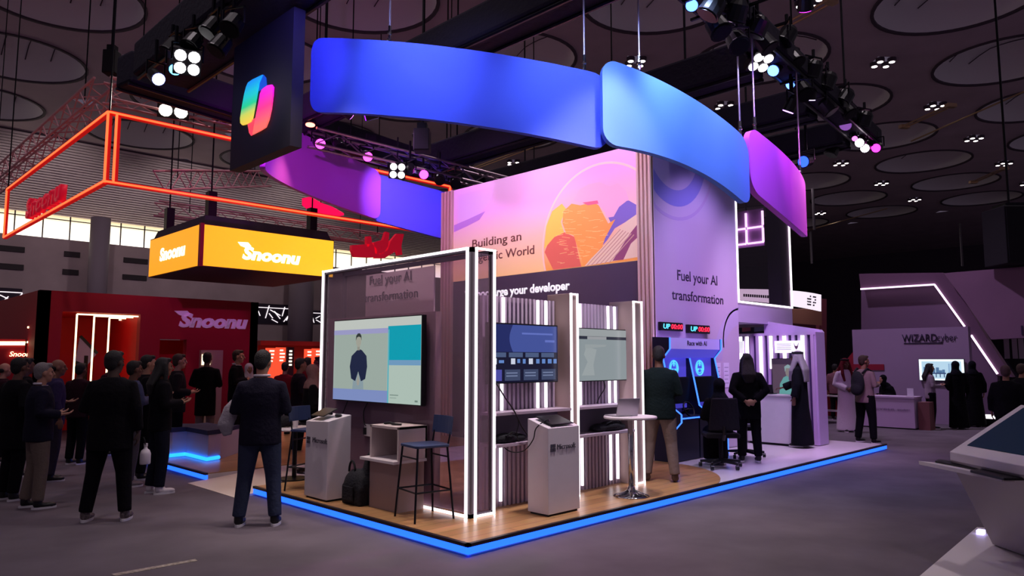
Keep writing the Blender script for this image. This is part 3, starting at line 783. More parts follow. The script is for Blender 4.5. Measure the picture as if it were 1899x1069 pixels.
wx([(1084, 494), (1096, 480), (1130, 446), (1160, 412), (1183, 396), (1183, 477)], pr('roof_cream', (232, 196, 176)), .008, mural, 'roof_print')
wx([(1136, 484), (1150, 462), (1168, 434), (1183, 415), (1183, 440), (1170, 452), (1156, 482)], pr('roof_plum', (146, 74, 110)), .009, mural, 'roof_print')
for k in range(6):
    wx([(1088 + k * 8, 493 - k), (1150 + k * 5, 425 - k * 2 + k * 4), (1151.5 + k * 5, 426 - k * 2 + k * 4), (1090 + k * 8, 493 - k)], pr('roof_line', (196, 150, 136)), .01, mural, 'roof_print')
wx([(849, 362), (914, 347), (912, 368), (902, 384), (886, 400), (849, 420)], pr('mist_lilac', (226, 168, 238)), .002, mural, 'shape_print')
wx([(842, 418), (868, 407), (900, 392), (889, 408), (866, 420), (842, 431)], pr('band_violet', (188, 122, 214)), .003, mural, 'shape_print')
BROWN = mat('print_brown', (134, 78, 74), .7)
text_at(mural, 'Building an', (onx, TU + .018), (876, 459), (967, 447), 15.5, BROWN, bold=.006)
text_at(mural, 'Agentic World', (onx, TU + .018), (876, 487), (991, 470.5), 15.5, BROWN, bold=.006)
WTXT = mat('white_letter', (240, 236, 242), .5, emit=(240, 236, 244), es=.75)
text_at(tw, 'Turbocharge your developer', (onx, TU + .018), (862, 552), (1057, 540), 15, WTXT, bold=.03)
text_at(fuel, 'Fuel your AI', (ony, TVF_), (1256, 520), (1330, 529), 18.5, INK, bold=.004)
text_at(fuel, 'transformation', (ony, TVF_), (1246, 553.5), (1341, 566.5), 18, INK, bold=.004)
def arcprint(c, r, a0, a1, w, m, name='swoosh_print'):
    """printed ring segment on the long mural, centre and radius in metres on the plane"""
    b = MB(); n = 24; o = []; i_ = []
    for k in range(n + 1):
        a = math.radians(a0 + (a1 - a0) * k / n)
        for R_, L_ in ((r + w / 2, o), (r - w / 2, i_)):
            L_.append((max(TU + .07, min(TR - .005, c[0] + R_ * math.cos(a))), c[1] + R_ * math.sin(a)))
    b.prism([(x, TVF_ - .001, min(TZ - .01, z)) for x, z in o + i_[::-1]], (0, -.001, 0)); return b.build(name, m, fuel)
VIO = mat('print_swoosh_violet', (138, 116, 168), .65); VIO2 = mat('print_shade_swoosh_blue', (96, 92, 170), .65)
arcprint((6.2, 5.35), .95, 200, 340, .28, VIO2); arcprint((6.2, 5.4), 1.35, 205, 345, .06, VIO)  # upper dark arcs: printed graphic with the ring's shadow painted in
arcprint((8.35, 2.0), .62, 90, 190, .04, VIO); arcprint((8.5, 1.5), 1.0, 95, 170, .3, mat('print_swoosh_pale', (188, 168, 206), .65))
# glazed box at the tower's right end, outlined in white light
gb0, gb1, gz0, gz1 = TR, 10.68, 2.78, 5.1
gbx = thing('glass_showcase', ((gb0 + gb1) / 2, TVF_ + .8, gz0 - .35), 'raised glass showcase with white lit edges at the tower right end', 'showcase')
b = MB()
b.box(gb0, TVF_ - .012, gz0 - .035, gb1, TVF_ + .012, gz0); b.box(gb0, TVF_ - .012, gz0, gb0 + .05, TVF_ + .012, gz1); b.box(gb1 - .05, TVF_ - .012, gz0, gb1, TVF_ + .012, gz1)
b.build('led_strip', LEDW, gbx)
MB().box(gb0 + .05, TVF_, gz0, gb1 - .05, TVF_ + .01, gz1).build('glass_pane', glass('clear_glass', (226, 214, 226), .06), gbx)
MB().box(gb1 - .45, TVF_ + .02, gz0, gb1 - .06, TVF_ + .3, gz1).build('column', mat('column_dark', (30, 22, 44), .5), gbx)
MB().box(gb0, TVF_ + .01, gz0 - .4, gb1, TVF_ + 2.4, gz0 - .03).build('base_slab', mat('slab_lavender', (176, 156, 192), .6), gbx)
MB().box(gb0, TVF_ + 2.2, gz0, gb1, TVF_ + 2.25, gz1).build('glass_pane', glass('clear_glass'), gbx)
NEON = mat('neon_white', (255, 255, 255), .5, emit=(255, 236, 255), es=2.4)
neon = thing('neon_sign', (9.6, 2.2, 4.0), 'white neon outline of a square split in four hanging inside the glass showcase', 'neon sign')
def neon_bar(y0, z0, y1, z1): MB().bar((9.6, y0, z0), (9.6, y1, z1), .035).build('tube', NEON, neon)
ya, ym, yb, za, zm, zb = 2.62, 2.235, 1.875, 4.05, 4.37, 4.69
for q in ((ya, za, ym + .02, za), (ym - .02, za, yb, za), (ya, zm, ym + .02, zm), (ym - .02, zm, yb, zm), (ym, za, ym, zm - .03), (ym, zm + .03, ym, zb), (yb, za, yb, zm - .03), (yb, zm + .03, yb, zb), (ya, za, ya, zm - .03), (ya, zm + .03, ya, zb)): neon_bar(*q)
MB().box(9.63, 1.87, 3.98, 9.66, 2.64, 4.75).build('back_panel', mat('neon_back', (190, 130, 205), .5), neon)
MB().tube([(9.645, 2.25, 4.75), (9.645, 2.25, 5.6)], .012, 6).build('hanger', DARKMETAL, neon)

# two count-up timers above the arcade cabinet
TIMER_C = mat('timer_cyan', (80, 220, 255), .4, emit=(90, 220, 255), es=1.6); TIMER_R = mat('timer_red', (255, 40, 60), .4, emit=(255, 36, 62), es=1.8)
def timer(px0, px1, y0, y1, yb0, yb1, label):
    a = ony(px0, y1, TVF_ - .06); c = ony(px1, yb1, TVF_ - .06); top = ony(px0, y0, TVF_ - .06).z
    t = thing('led_timer', ((a.x + c.x) / 2, TVF_ - .03, a.z), label, 'timer')
    h = MB().box(a.x, TVF_ - .06, a.z, c.x, TVF_ - .002, top).build('housing', BLACKP, t, bevel=.006)
    w = c.x - a.x; hh = top - a.z; v = TVF_ - .061
    lettering(t, 'UP', (a.x + .1 * w, v, a.z + .24 * hh), (a.x + .4 * w, v, a.z + .24 * hh), hh * .55, TIMER_C, .004, .12, .01)
    lettering(t, '00:00', (a.x + .45 * w, v, a.z + .24 * hh), (a.x + .97 * w, v, a.z + .24 * hh), hh * .55, TIMER_R, .004, .12, .01)
timer(1226, 1267, 597, 613, 600, 615.5, 'left timer reading UP 00:00 in cyan and red above the arcade cabinet')
timer(1277, 1317, 602, 618, 605, 620.5, 'right timer reading UP 00:00 in cyan and red above the arcade cabinet')

# ------------------------------------------------------------------ double racing arcade cabinet
ac = thing('arcade_cabinet', (6.25, 1.6, ZD), 'dark double racing arcade cabinet with blue lit side edges', 'arcade cabinet')
CAB = mat('cabinet_navy', (30, 32, 56), .45)
PROF = [(1.78, ZD), (1.40, ZD), (1.405, .61), (1.30, .72), (1.30, .84), (1.446, .94), (1.605, 1.70), (1.48, 1.84), (1.477, 2.02), (1.78, 2.035)]
BLN = mat('cabinet_blue_led', (40, 100, 255), .5, emit=(58, 116, 255), es=2.2)
def side(x, full=True):
    o = MB().prism([(x, v, z) for v, z in (PROF if full else PROF[3:7] + [(1.76, 1.70), (1.76, .72)])], (.04, 0, 0)).build('side_panel', CAB, ac)
    b = MB(); P = PROF[1:9] if full else PROF[4:7]
    for (v, z), (v2, z2) in zip(P, P[1:]): b.bar((x + .02, v - .006, z), (x + .02, v2 - .006, z2), .028, .014)
    b.build('led_edge', BLN, o)
side(5.45); side(6.23, False); side(7.03)
MB().box(5.49, 1.487, 1.845, 7.03, 1.78, 2.02).build('marquee', mat('marquee_lilac', (186, 170, 224), .5, emit=(150, 130, 220), es=.35), ac)
lettering(ac, 'Race with AI', (6.0, 1.486, 1.905), (6.6, 1.486, 1.905), .075, INK, .004, 0, .015)
PANB = mat('hood_blue', (140, 130, 235), .5, emit=(86, 80, 235), es=.45)
MB().hexa([(5.49, 1.49, 1.845), (7.03, 1.49, 1.845), (7.03, 1.61, 1.705), (5.49, 1.61, 1.705), (5.49, 1.52, 1.86), (7.03, 1.52, 1.86), (7.03, 1.64, 1.72), (5.49, 1.64, 1.72)]).build('hood', PANB, ac)
CYR = mat('wheel_cyan', (90, 190, 255), .5, emit=(80, 190, 255), es=1.3)
for i, (xa, xb) in enumerate(((5.49, 6.23), (6.27, 7.03))):
    MB().box(xa, 1.66, .9, xb, 1.78, 1.72).build('back_panel', PANB, ac)
    xm = (xa + xb) / 2; w = MB(); n = 20
    for r, tt in ((.12, .012), (.085, .007)):
        pts = [(xm + r * math.cos(2 * math.pi * k / n), 1.655, 1.54 + r * math.sin(2 * math.pi * k / n)) for k in range(n + 1)]
        w.tube(pts, tt, 6, cap=False)
    for an in (90, 210, 330): w.bar((xm + .03 * math.cos(math.radians(an)), 1.655, 1.54 + .03 * math.sin(math.radians(an))), (xm + .11 * math.cos(math.radians(an)), 1.655, 1.54 + .11 * math.sin(math.radians(an))), .02)
    w.build('wheel_emblem', CYR, ac)
    m_ = MB().box(xa + .06, 1.56, .98, xb - .06, 1.64, 1.40).build('monitor', BLACKP, ac, bevel=.006)
    MB().box(xa + .08, 1.555, 1.0, xb - .08, 1.561, 1.38).build('screen', SCREENOFF, m_)
    MB().box(xa, 1.32, .74, xb, 1.74, .80).build('control_desk', CAB, ac)
    w = MB(); pts = [(xm + .13 * math.cos(2 * math.pi * k / n), 1.40 + .05 * math.sin(2 * math.pi * k / n), .9 + .11 * math.sin(2 * math.pi * k / n)) for k in range(n + 1)]
    w.tube(pts, .014, 8, cap=False); w.bar((xm - .12, 1.40, .9), (xm + .12, 1.40, .9), .02); w.tube([(xm, 1.40, .9), (xm, 1.52, .84)], .025, 8)
    w.build('steering_wheel', BLACKP, ac, smooth=True)
    MB().box(xa, 1.305, .765, xb, 1.318, .785).build('led_edge', BLN, ac)
    MB().box(xa, 1.45, ZD, xb, 1.76, .74).build('lower_panel', CAB, ac)
# two notices on the wall right of the cabinet
NOTE = mat('notice_paper', (222, 208, 232), .7)
for i, (x0, x1) in enumerate(((7.42, 7.6), (7.7, 7.9))):
    n_ = tag(MB().box(x0, TVF_ - .008, 1.18, x1, TVF_ - .002, 1.62).build('paper_notice', NOTE), ('pale paper notice on the wall nearest the arcade cabinet', 'pale paper notice on the wall, farther from the arcade cabinet')[i], 'notice')
    b = MB()
    for k in range(5): b.box(x0 + .03, TVF_ - .0095, 1.25 + k * .07, x1 - .03 - .02 * (k % 2), TVF_ - .0082, 1.262 + k * .07)
    b.build('print_line', mat('notice_grey', (140, 126, 160), .7), n_)

# ------------------------------------------------------------------ information booth at the right end
ib = thing('information_booth', (9.3, 1.6, ZD), 'lilac slatted information booth with vertical white light strips at the stand right end', 'booth')
IU = 9.25
MB().box(IU + .05, .78, ZD, IU + .1, 4.2, 2.14).build('back_board', mat('booth_back', (66, 48, 96), .7), ib)
b = MB(); y = .80
while y < 4.15: b.box(IU, y, ZD, IU + .05, y + .06, 2.14); y += .12
b.build('slat', mat('booth_slat', (190, 168, 206), .55), ib)
for px, z0, z1 in ((1374, 1.2, 2.13), (1386, 1.2, 2.13), (1411, .9, 2.13), (1430, 1.5, 2.13), (1455, 1.5, 2.13), (1489, 1.45, 2.13)):
    p = onx(px, 640, IU); MB().box(IU - .02, p.y - .03, z0, IU + .005, p.y + .03, z1).build('led_strip', LEDW, ib)
MB().box(IU + .02, .76, ZD, IU + .42, .80, 2.14).build('side_panel', mat('booth_lilac', (186, 166, 206), .55), ib)
MB().box(IU + .01, .76, 2.14, IU + .42, 2.6, 2.19).build('canopy', mat('booth_lilac'), ib)
MB().hexa([(IU + .3, .76, 2.19), (IU + .42, .76, 2.19), (IU + .42, 1.9, 2.19), (IU + .3, 1.9, 2.19), (IU + .3, .8, 2.24), (IU + .42, .8, 2.24), (IU + .42, 1.9, 2.44), (IU + .3, 1.9, 2.44)]).build('back_fascia', mat('booth_lilac'), ib)
def sign_x(name, u, p0, p1, label, cat, m):
    a = onx(p0[0], p1[1], u); c = onx(p1[0], p0[1], u)
    t = thing(name, (u, (a.y + c.y) / 2, a.z), label, cat)
    MB().box(u, c.y, a.z, u + .03, a.y, c.z).build('panel', m, t)
    return t, a, c
SGN = mat('sign_white', (246, 244, 250), .5, emit=(240, 238, 250), es=.85)
t, a, c = sign_x('wall_sign', IU - .06, (1437, 632), (1486, 655), 'white rectangular sign with a small crest on the slatted booth', 'sign', SGN)
b = MB()
for k in range(4): b.box(IU - .063, c.y + .2, a.z + .06 + k * .035, IU - .06, a.y - .04, a.z + .068 + k * .035)
b.build('print_line', mat('sign_grey', (168, 166, 186), .6), t)
b = MB(); cy_ = c.y + .1
b.prism([(IU - .063, cy_ + .05, a.z + .2), (IU - .063, cy_ + .03, a.z + .1), (IU - .063, cy_, a.z + .06), (IU - .063, cy_ - .03, a.z + .1), (IU - .063, cy_ - .05, a.z + .2), (IU - .063, cy_ - .02, a.z + .13), (IU - .063, cy_ + .02, a.z + .13)], (.003, 0, 0)); b.build('crest', mat('crest_plum', (130, 90, 120), .6), t)
t, a, c = sign_x('wall_sign', IU - .07, (1360, 633), (1378, 656), 'narrow bright white sign beside the tower edge on the booth', 'sign', SGN)
# booth televisions
def tv_x(u, p0, p1, label):
    a = onx(p0[0], p1[1], u); c = onx(p1[0], p0[1], u)
    return television((u, a.y, a.z), (0, -1, 0), (0, 0, 1), (-1, 0, 0), a.y - c.y, c.z - a.z, label, d=.05)
t, S = tv_x(IU - .06, (1433, 665), (1490, 738), 'booth television showing a man in a teal robe')
S.rect(0, 0, 1, 1, glow('plum', (84, 66, 84))); S.rect(0, .86, 1, 1, glow('plum_dark', (54, 40, 60)))
S.poly([(.2, 0), (.24, .35), (.36, .52), (.5, .58), (.66, .52), (.8, .36), (.84, 0)], glow('robe_teal', (92, 150, 150)), 'presenter')
S.poly(blob(.52, .66, .09, .12), glow('face_teal', (124, 118, 116)), 'presenter'); S.poly([(.42, .66), (.4, .8), (.52, .86), (.64, .8), (.64, .66), (.58, .76), (.46, .76)], glow('scarf_teal', (130, 156, 160)), 'presenter')
t, S = tv_x(IU - .06, (1362, 667), (1390, 702), 'booth television with a pale teal page partly behind the tower edge')
S.rect(0, 0, 1, 1, glow('aqua', (150, 178, 190))); S.rect(0, 0, 1, .35, glow('aqua_dark', (84, 122, 146)))
# white reception counter
ct = thing('reception_counter', (8.95, 1.35, ZD), 'white reception counter in front of the slatted information booth', 'counter')
MB().box(8.82, 1.05, ZD + .03, 9.12, 1.95, 1.0).build('body', PODW, ct, bevel=.006); MB().box(8.8, 1.03, 1.0, 9.16, 1.97, 1.03).build('counter_top', WHITE, ct); MB().box(8.85, 1.08, ZD, 9.1, 1.92, ZD + .03).build('plinth', DARKMETAL, ct)
lp2 = thing('laptop', (8.95, 1.6, 1.03), 'dark laptop open on the white reception counter', 'laptop')
MB().box(8.88, 1.45, 1.032, 9.08, 1.75, 1.046).build('base', BLACKP, lp2); MB().obox((8.9, 1.6, 1.12), (0, 1, 0), (-.25, 0, 1), (1, 0, .25), .15, .09, .006).build('lid', BLACKP, lp2)

# ------------------------------------------------------------------ hanging ring of curved fabric panels
def arc_panel(c, R, d0, d1, ct, cb, m, label, thick=.09, n=48, rc=.2):
    P = MB(); bm = P.bm; cols = []
    Lm = abs(math.radians(d1 - d0)) * R
    for k in range(n + 1):
        s = k / n
        s = .5 - .5 * math.cos(math.pi * s) if k in (0, n) else s
        # extra columns near the ends give the rounded corners
        cols.append(k / n)
    ext = [rc / Lm * (1 - math.cos(math.radians(a))) for a in (0, 12, 25, 38, 51, 64, 77)]
    cols = sorted(set([round(x, 5) for x in ext] + [round(1 - x, 5) for x in ext] + [round(x, 5) for x in cols if rc / Lm < x < 1 - rc / Lm]))
    tag_ = []
    for s in cols:
        a = math.radians(d0 + (d1 - d0) * s)
        zt = ct[0] * s * s + ct[1] * s + ct[2]; zb = cb[0] * s * s + cb[1] * s + cb[2]
        e = min(s, 1 - s) * Lm
        ins = rc - math.sqrt(max(0, rc * rc - (rc - e) ** 2)) if e < rc else 0
        zt -= ins; zb += ins; col = []
        for r in (R + thick / 2, R - thick / 2):
            for j in range(7): col.append(bm.verts.new((c[0] + r * math.cos(a), c[1] + r * math.sin(a), zb + (zt - zb) * j / 6)))
        tag_.append(col)
    for a, b_ in zip(tag_, tag_[1:]):
        for j in range(6):
            bm.faces.new((a[j], a[j + 1], b_[j + 1], b_[j])); bm.faces.new((a[7 + j], b_[7 + j], b_[8 + j], a[8 + j]))
        bm.faces.new((a[0], b_[0], b_[7], a[7])); bm.faces.new((a[6], a[13], b_[13], b_[6]))
    for col in (tag_[0], tag_[-1]):
        for j in range(6): bm.faces.new((col[j], col[j + 1], col[8 + j], col[7 + j]))
    am = math.radians((d0 + d1) / 2)
    t = thing('curved_banner', (c[0] + R * math.cos(am), c[1] + R * math.sin(am), min(cb[2], cb[0] + cb[1] + cb[2])), label, 'hanging banner')
    o = P.build('fabric_panel', m, t, smooth=True)
    em = o.modifiers.new('e', 'EDGE_SPLIT'); em.split_angle = math.radians(50)
    def top(s):
        a = math.radians(d0 + (d1 - d0) * s); return Vector((c[0] + R * math.cos(a), c[1] + R * math.sin(a), ct[0] * s * s + ct[1] * s + ct[2]))
    return t, top
CEN = (4.93, 4.28)
def fabric(nm, c, **k): return mat(nm, c, .75, bump=.08, bscale=160, **k)
RING = [
    arc_panel(CEN, 4.5, 187.7, 238.7, (.265, -1.11, 5.947), (.059, -.816, 4.923), fabric('fabric_blue', (86, 108, 244)), 'long blue curved fabric banner on the near left of the hanging ring'),
    arc_panel(CEN, 4.66, 237.1, 264.95, (-.166, -.557, 5.262), (-.512, -.048, 4.189), fabric('fabric_sky', (104, 150, 246)), 'light blue curved banner overlapping the long blue one'),
    arc_panel((5.25, 4.32), 4.71, 261.9, 293.35, (.343, -.686, 4.78), (.7, -1.0, 3.92), fabric('fabric_magenta', (204, 96, 226)), 'magenta curved banner at the right end of the hanging ring'),
    arc_panel(CEN, 4.36, 153.85, 89.6, (-1.133, 1.253, 5.767), (-.718, .73, 4.764), fabric('fabric_purple', (186, 84, 214)), 'purple curved banner at the back of the ring beside the black logo panel'),
    arc_panel(CEN, 4.5, 91.5, 65.4, (-.143, -.075, 5.864), (-.119, -.178, 4.795), fabric('fabric_indigo', (104, 92, 232)), 'indigo curved banner at the back of the ring against the tower')]
WIRE = mat('steel_wire', (190, 180, 200), .4, .8)
def hang(p, z1, label, r=.012):
    p = Vector(p); t = thing('suspension_cable', p, label, 'cable')
    MB().tube([p, (p.x, p.y, z1)], r, 6).build('wire', WIRE, t)
    b = MB(); b.ell(p + Vector((0, 0, .03)), (.035, .015, .045), seg=8); b.ell(p + Vector((0, 0, .12)), (.03, .03, .03), seg=8); b.tube([p + Vector((0, 0, .05)), p + Vector((0, 0, .22))], .02, 6)
    b.build('clamp', CHROME, t)
for (i, s, zz, lb) in ((0, .32, 10.5, 'steel cable holding up the long blue banner near its left end'), (0, .93, 10.5, 'steel cable holding up the right end of the long blue banner'),
                       (1, .22, 10.5, 'steel cable holding up the light blue banner near its left end'), (1, .95, 6.25, 'steel cable at the right end of the light blue banner'),
                       (2, .08, 6.3, 'steel cable at the left end of the magenta banner'), (2, .8, 6.25, 'steel cable at the far right end of the magenta banner'), (3, .78, 6.2, 'steel cable holding the purple back banner under the rear truss')):
    hang(RING[i][1](s) + Vector((0, 0, -.01)), zz, lb)

# ------------------------------------------------------------------ black hanging panel with a folded ribbon emblem
lbp = thing('hanging_logo_panel', (0, 4.2, 4.3), 'tall black hanging panel with a rainbow folded ribbon emblem', 'hanging sign')
MB().box(.0, 3.36, 4.32, .16, 5.08, 6.12).build('panel', mat('panel_black', (30, 24, 46), .6), lbp)
def ly(pts): return [onx(x, y, -.012) for x, y in pts]
def ribbon(pts, m, lift=0.0): 
    b = MB(); b.prism([p + Vector((-lift, 0, 0)) for p in ly(pts)], (.02, 0, 0)); return b.build('ribbon', m, lbp)
z_lo = onx(460, 232, 0).z; z_hi = onx(480, 140, 0).z
zb_ = wloc(lbp).z
R1 = gradient('ribbon_rainbow', [(0, (250, 200, 70)), (.22, (206, 210, 80)), (.42, (30, 200, 130)), (.68, (20, 190, 200)), (1, (24, 130, 236))], 'Z', z_lo - zb_, z_hi - zb_, .5, 1.0)
R2 = gradient('ribbon_pink', [(0, (255, 108, 96)), (.35, (255, 50, 130)), (.65, (240, 10, 190)), (1, (214, 50, 236))], 'Z', z_lo - zb_ - .1, z_hi - zb_ - .1, .5, 1.0)
def zx(x, y): return 400 + x * .25276, y * .25276
ribbon([zx(*p) for p in ((348, 548), (366, 570), (371, 630), (315, 668), (322, 610), (340, 570))], glow('ribbon_blue', (22, 80, 214)))
ribbon([zx(*p) for p in ((232, 905), (290, 865), (282, 930), (275, 985), (258, 996), (244, 975))], glow('ribbon_coral', (250, 70, 96)))
ribbon([zx(*p) for p in ((242, 608), (275, 585), (348, 550), (328, 590), (312, 650), (300, 720), (285, 800), (272, 870), (262, 895), (235, 910), (200, 920), (186, 905), (184, 870), (198, 780), (215, 690), (228, 640))], R1, .012)
ribbon([zx(*p) for p in ((355, 648), (385, 628), (415, 622), (426, 640), (422, 700), (410, 800), (392, 880), (370, 935), (330, 960), (275, 988), (285, 930), (300, 850), (318, 760), (330, 690), (342, 660))], R2, .012)

# ------------------------------------------------------------------ black draped trusses over the stand
DRAPE = mat('drape_navy', (26, 20, 40), .9, bump=.4, bscale=14)
def truss(a, b, w, h, label):
    a = Vector(a); b = Vector(b); t = thing('draped_truss', (a + b) / 2, label, 'truss')
    MB().bar(a, b, w, h).build('drape', DRAPE, t, bevel=.05)
    d = (b - a).normalized(); s = d.cross(Vector((0, 0, 1)))
    for sx in (-1, 1):
        MB().tube([a + s * (sx * w * .4) + Vector((0, 0, -h / 2 - .02)), b + s * (sx * w * .4) + Vector((0, 0, -h / 2 - .02))], .03, 6).build('chord', DARKMETAL, t)
    for k in (.15, .85):
        p = a + (b - a) * k; MB().tube([p + Vector((0, 0, h / 2)), (p.x, p.y, 13.9)], .02, 6).build('chain', DARKMETAL, t)
    return t
TZ0 = 6.46
truss((-.3, -.66, TZ0 - .1), (11.8, .46, TZ0 - .1), .46, .34, 'long black truss full of spotlights running off to the upper right')
truss((-.15, -.3, TZ0), (-.15, 7.4, TZ0), .98, .55, 'black truss at the upper left carrying the logo panel')
truss((-.62, 7.93, TZ0), (8.8, 9.45, TZ0), .5, .55, 'black rear truss above the purple and indigo banners')
truss((2.5, -.1, TZ0 - .08), (2.5, 8.1, TZ0 - .08), .5, .5, 'black cross truss passing behind the long blue banner')
truss((6.2, .25, TZ0 - .08), (6.2, 8.7, TZ0 - .08), .5, .55, 'black cross truss above the light blue banner')
truss((8.8, .45, TZ0 - .08), (8.8, 9.1, TZ0 - .08), .5, .55, 'black cross truss above the gap between light blue and magenta banners')
truss((11.1, .7, TZ0 - .08), (11.1, 7.8, TZ0 - .08), .5, .5, 'black cross truss at the far end beyond the magenta banner')

def lattice(name, a, b, w, m, label, cat='truss', step=.5, chains=True):
    a = Vector(a); b = Vector(b); d = (b - a).normalized(); s = d.cross(Vector((0, 0, 1))).normalized() * w / 2; u = Vector((0, 0, w / 2))
    t = thing(name, (a + b) / 2, label, cat)
    Cn = [s + u, s - u, -s - u, -s + u]
    for c in Cn: MB().tube([a + c, b + c], .028, 6).build('chord', m, t)
    n = max(2, int((b - a).length / step)); br = MB()
    for k in range(n):
        p = a + (b - a) * (k / n); q = a + (b - a) * ((k + 1) / n)
        for i in range(4):
            c0, c1 = Cn[i], Cn[(i + 1) % 4]
            br.bar(p + (c0 if k % 2 else c1), q + (c1 if k % 2 else c0), .022)
    br.build('lattice', m, t)
    for k in (.12, .88):
        p = a + (b - a) * k; MB().tube([p, (p.x, p.y, 13.97 if p.y < 40 else 10.4)], .014, 6).build('chain', DARKMETAL, t)
    return t
PINKALU = mat('truss_pink_lit', (214, 156, 162), .55, .2)  # aluminium truss with pinkish light put into its colour
lattice('lattice_truss', (2.5, 7.3, 5.85), (9.6, 7.45, 5.85), .3, ALU, 'bare aluminium truss with pink lamps under the black rear truss')
# exhibitor trusses on the left
lattice('lattice_truss', (-.1, 10.8, 7.0), (-.1, 23, 7.0), .42, PINKALU, 'pink-lit lattice truss running back on the left above the red light frame')
lattice('lattice_truss', (-.1, 10.75, 7.0), (5.2, 10.75, 7.0), .42, PINKALU, 'pink-lit lattice truss running right behind the bright four-lamp blinder')
lattice('lattice_truss', (2.2, 14.2, 6.2), (6.5, 17.5, 7.6), .5, PINKALU, 'dim lattice truss inside the red light frame')
lattice('lattice_truss', (3.5, 18.4, 6.3), (11.8, 18.4, 6.3), .4, PINKALU, 'dim far lattice truss above the orange video cube')

# ------------------------------------------------------------------ stage lamps
def lens_mat(c, e): return mat('lens_%d_%d_%d_%d' % (c + (int(e * 10),)), (40, 40, 40), .3, emit=c, es=e)
def lamp(p, target, c, e, label, r=.085, beam=None, group=None, arm=None):
    p = Vector(p); d = (Vector(target) - p).normalized(); t = thing('stage_spotlight', p, label, 'spotlight', group)
    MB().tube([p - d * .26, p - d * .2, p - d * .02, p], [r * .55, r * .9, r, r * 1.04], 14).build('housing', BLACKP, t)
    MB().tube([p + d * .001, p + d * .012], r * .86, 14).build('lens', lens_mat(c, e) if e else SCREENOFF, t)
    s = d.cross(Vector((0, 0, 1))); s = s.normalized() if s.length > .01 else Vector((1, 0, 0)); m = p - d * .12; k = r * 1.25
    y = MB(); y.bar(m + s * k, m + s * k + Vector((0, 0, .2)), .02); y.bar(m - s * k, m - s * k + Vector((0, 0, .2)), .02); y.bar(m + s * k + Vector((0, 0, .2)), m - s * k + Vector((0, 0, .2)), .02); y.tube([m + Vector((0, 0, .2)), m + Vector((0, 0, max(.32, (6.2 - m.z) if p.y < 9 else .32)))], .025, 6)
    if arm: y.bar(m + Vector((0, 0, .2)), m + Vector((0, 0, .2)) + Vector(arm), .035)
    if p.x < -.6 and p.y > 2: y.bar(m + Vector((0, 0, .2)), Vector((-.5, m.y, 6.25)), .03)
    y.build('yoke', DARKMETAL, t)
    if beam: spot('spot_beam', p + d * .05, target, beam[0], beam[1], beam[2] if len(beam) > 2 else 60, .8, .06)
    return t
def blinder(p, target, c, e, label, sz=.2, beam=None):
    p = Vector(p); d = (Vector(target) - p).normalized(); t = thing('four_lamp_blinder', p, label, 'spotlight')
    s = d.cross(Vector((0, 0, 1))).normalized(); u = s.cross(d)
    MB().obox(p - d * .06, s, u, d, sz, sz, .06).build('housing', BLACKP, t)
    for a in (-1, 1):
        for b in (-1, 1):
            q = p + s * (a * sz * .48) + u * (b * sz * .48); MB().tube([q, q + d * .015], sz * .42, 12).build('lens', lens_mat(c, e), t)
    y = MB(); y.bar(p - d * .06 + s * sz * 1.1, p - d * .06 + s * sz * 1.1 + Vector((0, 0, sz * 1.4)), .02); y.bar(p - d * .06 - s * sz * 1.1, p - d * .06 - s * sz * 1.1 + Vector((0, 0, sz * 1.4)), .02); y.bar(p - d * .06 + s * sz * 1.1 + Vector((0, 0, sz * 1.4)), p - d * .06 - s * sz * 1.1 + Vector((0, 0, sz * 1.4)), .02)
    y.bar(p - d * .06 + Vector((0, 0, sz * 1.4)), (-.5 if p.x < -.6 and p.y < 9 else p.x, p.y, max(p.z + sz * 1.9, 6.25) if p.y < 9 else p.z + sz * 1.9), .03)
    y.build('yoke', DARKMETAL, t)
    if beam: spot('blinder_beam', p + d * .08, target, beam[0], beam[1], beam[2], .8, .15)
    return t
BL = (70, 110, 255)
RT = lambda x, y: ony(x, y, -.34 + (x - 1283) * .0022)
cen = (5, 4, 1)
near = (0, 0, 1.5)
lamp(RT(1283, 10), (1, -1.5, 3), BL, 7, 'blue spotlight at the top edge of the long right-hand truss')
blinder(RT(1411, 116), (4, -3, 0), (255, 250, 255), 6, 'white four-lamp blinder on the long right-hand truss', .17)
lamp(RT(1434, 131), near, BL, 9, 'bright blue spotlight beside the white blinder on the right truss', .1)
lamp(RT(1466, 158), (2, 2, 1), BL, 8, 'oval blue spotlight lower on the right truss', .09)
lamp(RT(1568, 232), (4, 0, 1), (150, 90, 190), .8, 'dim violet spotlight near the end of the right truss', .13)
lamp(RT(1585, 257), (5, -2, 1), (255, 110, 240), 3, 'small pink spotlight near the end of the right truss', .06)
lamp(RT(1594, 265), near, (255, 236, 255), 8, 'upper of two white spotlights at the end of the right truss', .1)
lamp(RT(1604, 275), near, (255, 236, 255), 8, 'lower of two white spotlights at the end of the right truss', .1)
lamp(onx(1490, 300, 8.9), (4, 1.2, 4), (40, 80, 255), 3, 'blue lit spotlight hanging beside the magenta banner', .12)
lamp(onx(1540, 287, 11.1), (9, 3, 0), BL, 0, 'unlit black spotlight under the far cross truss', .14)
for k, (x, y) in enumerate(((1312, 28), (1338, 60), (1362, 40), (1372, 86), (1398, 66), (1428, 90), (1452, 78), (1478, 118), (1505, 142), (1494, 176), (1530, 162), (1542, 208), (1562, 190), (1578, 212), (1600, 232))):
    p = ony(x, y, -.34 + (x - 1283) * .0022 - .36); lamp(p, p + Vector((-.4 + .3 * (k % 3), -.6 if k % 2 else .5, -1)), BL, 0, 'black unlit moving spotlight clamped among others on the right truss', .14, group='unlit spotlights on the right truss', arm=(0, .36, 0))
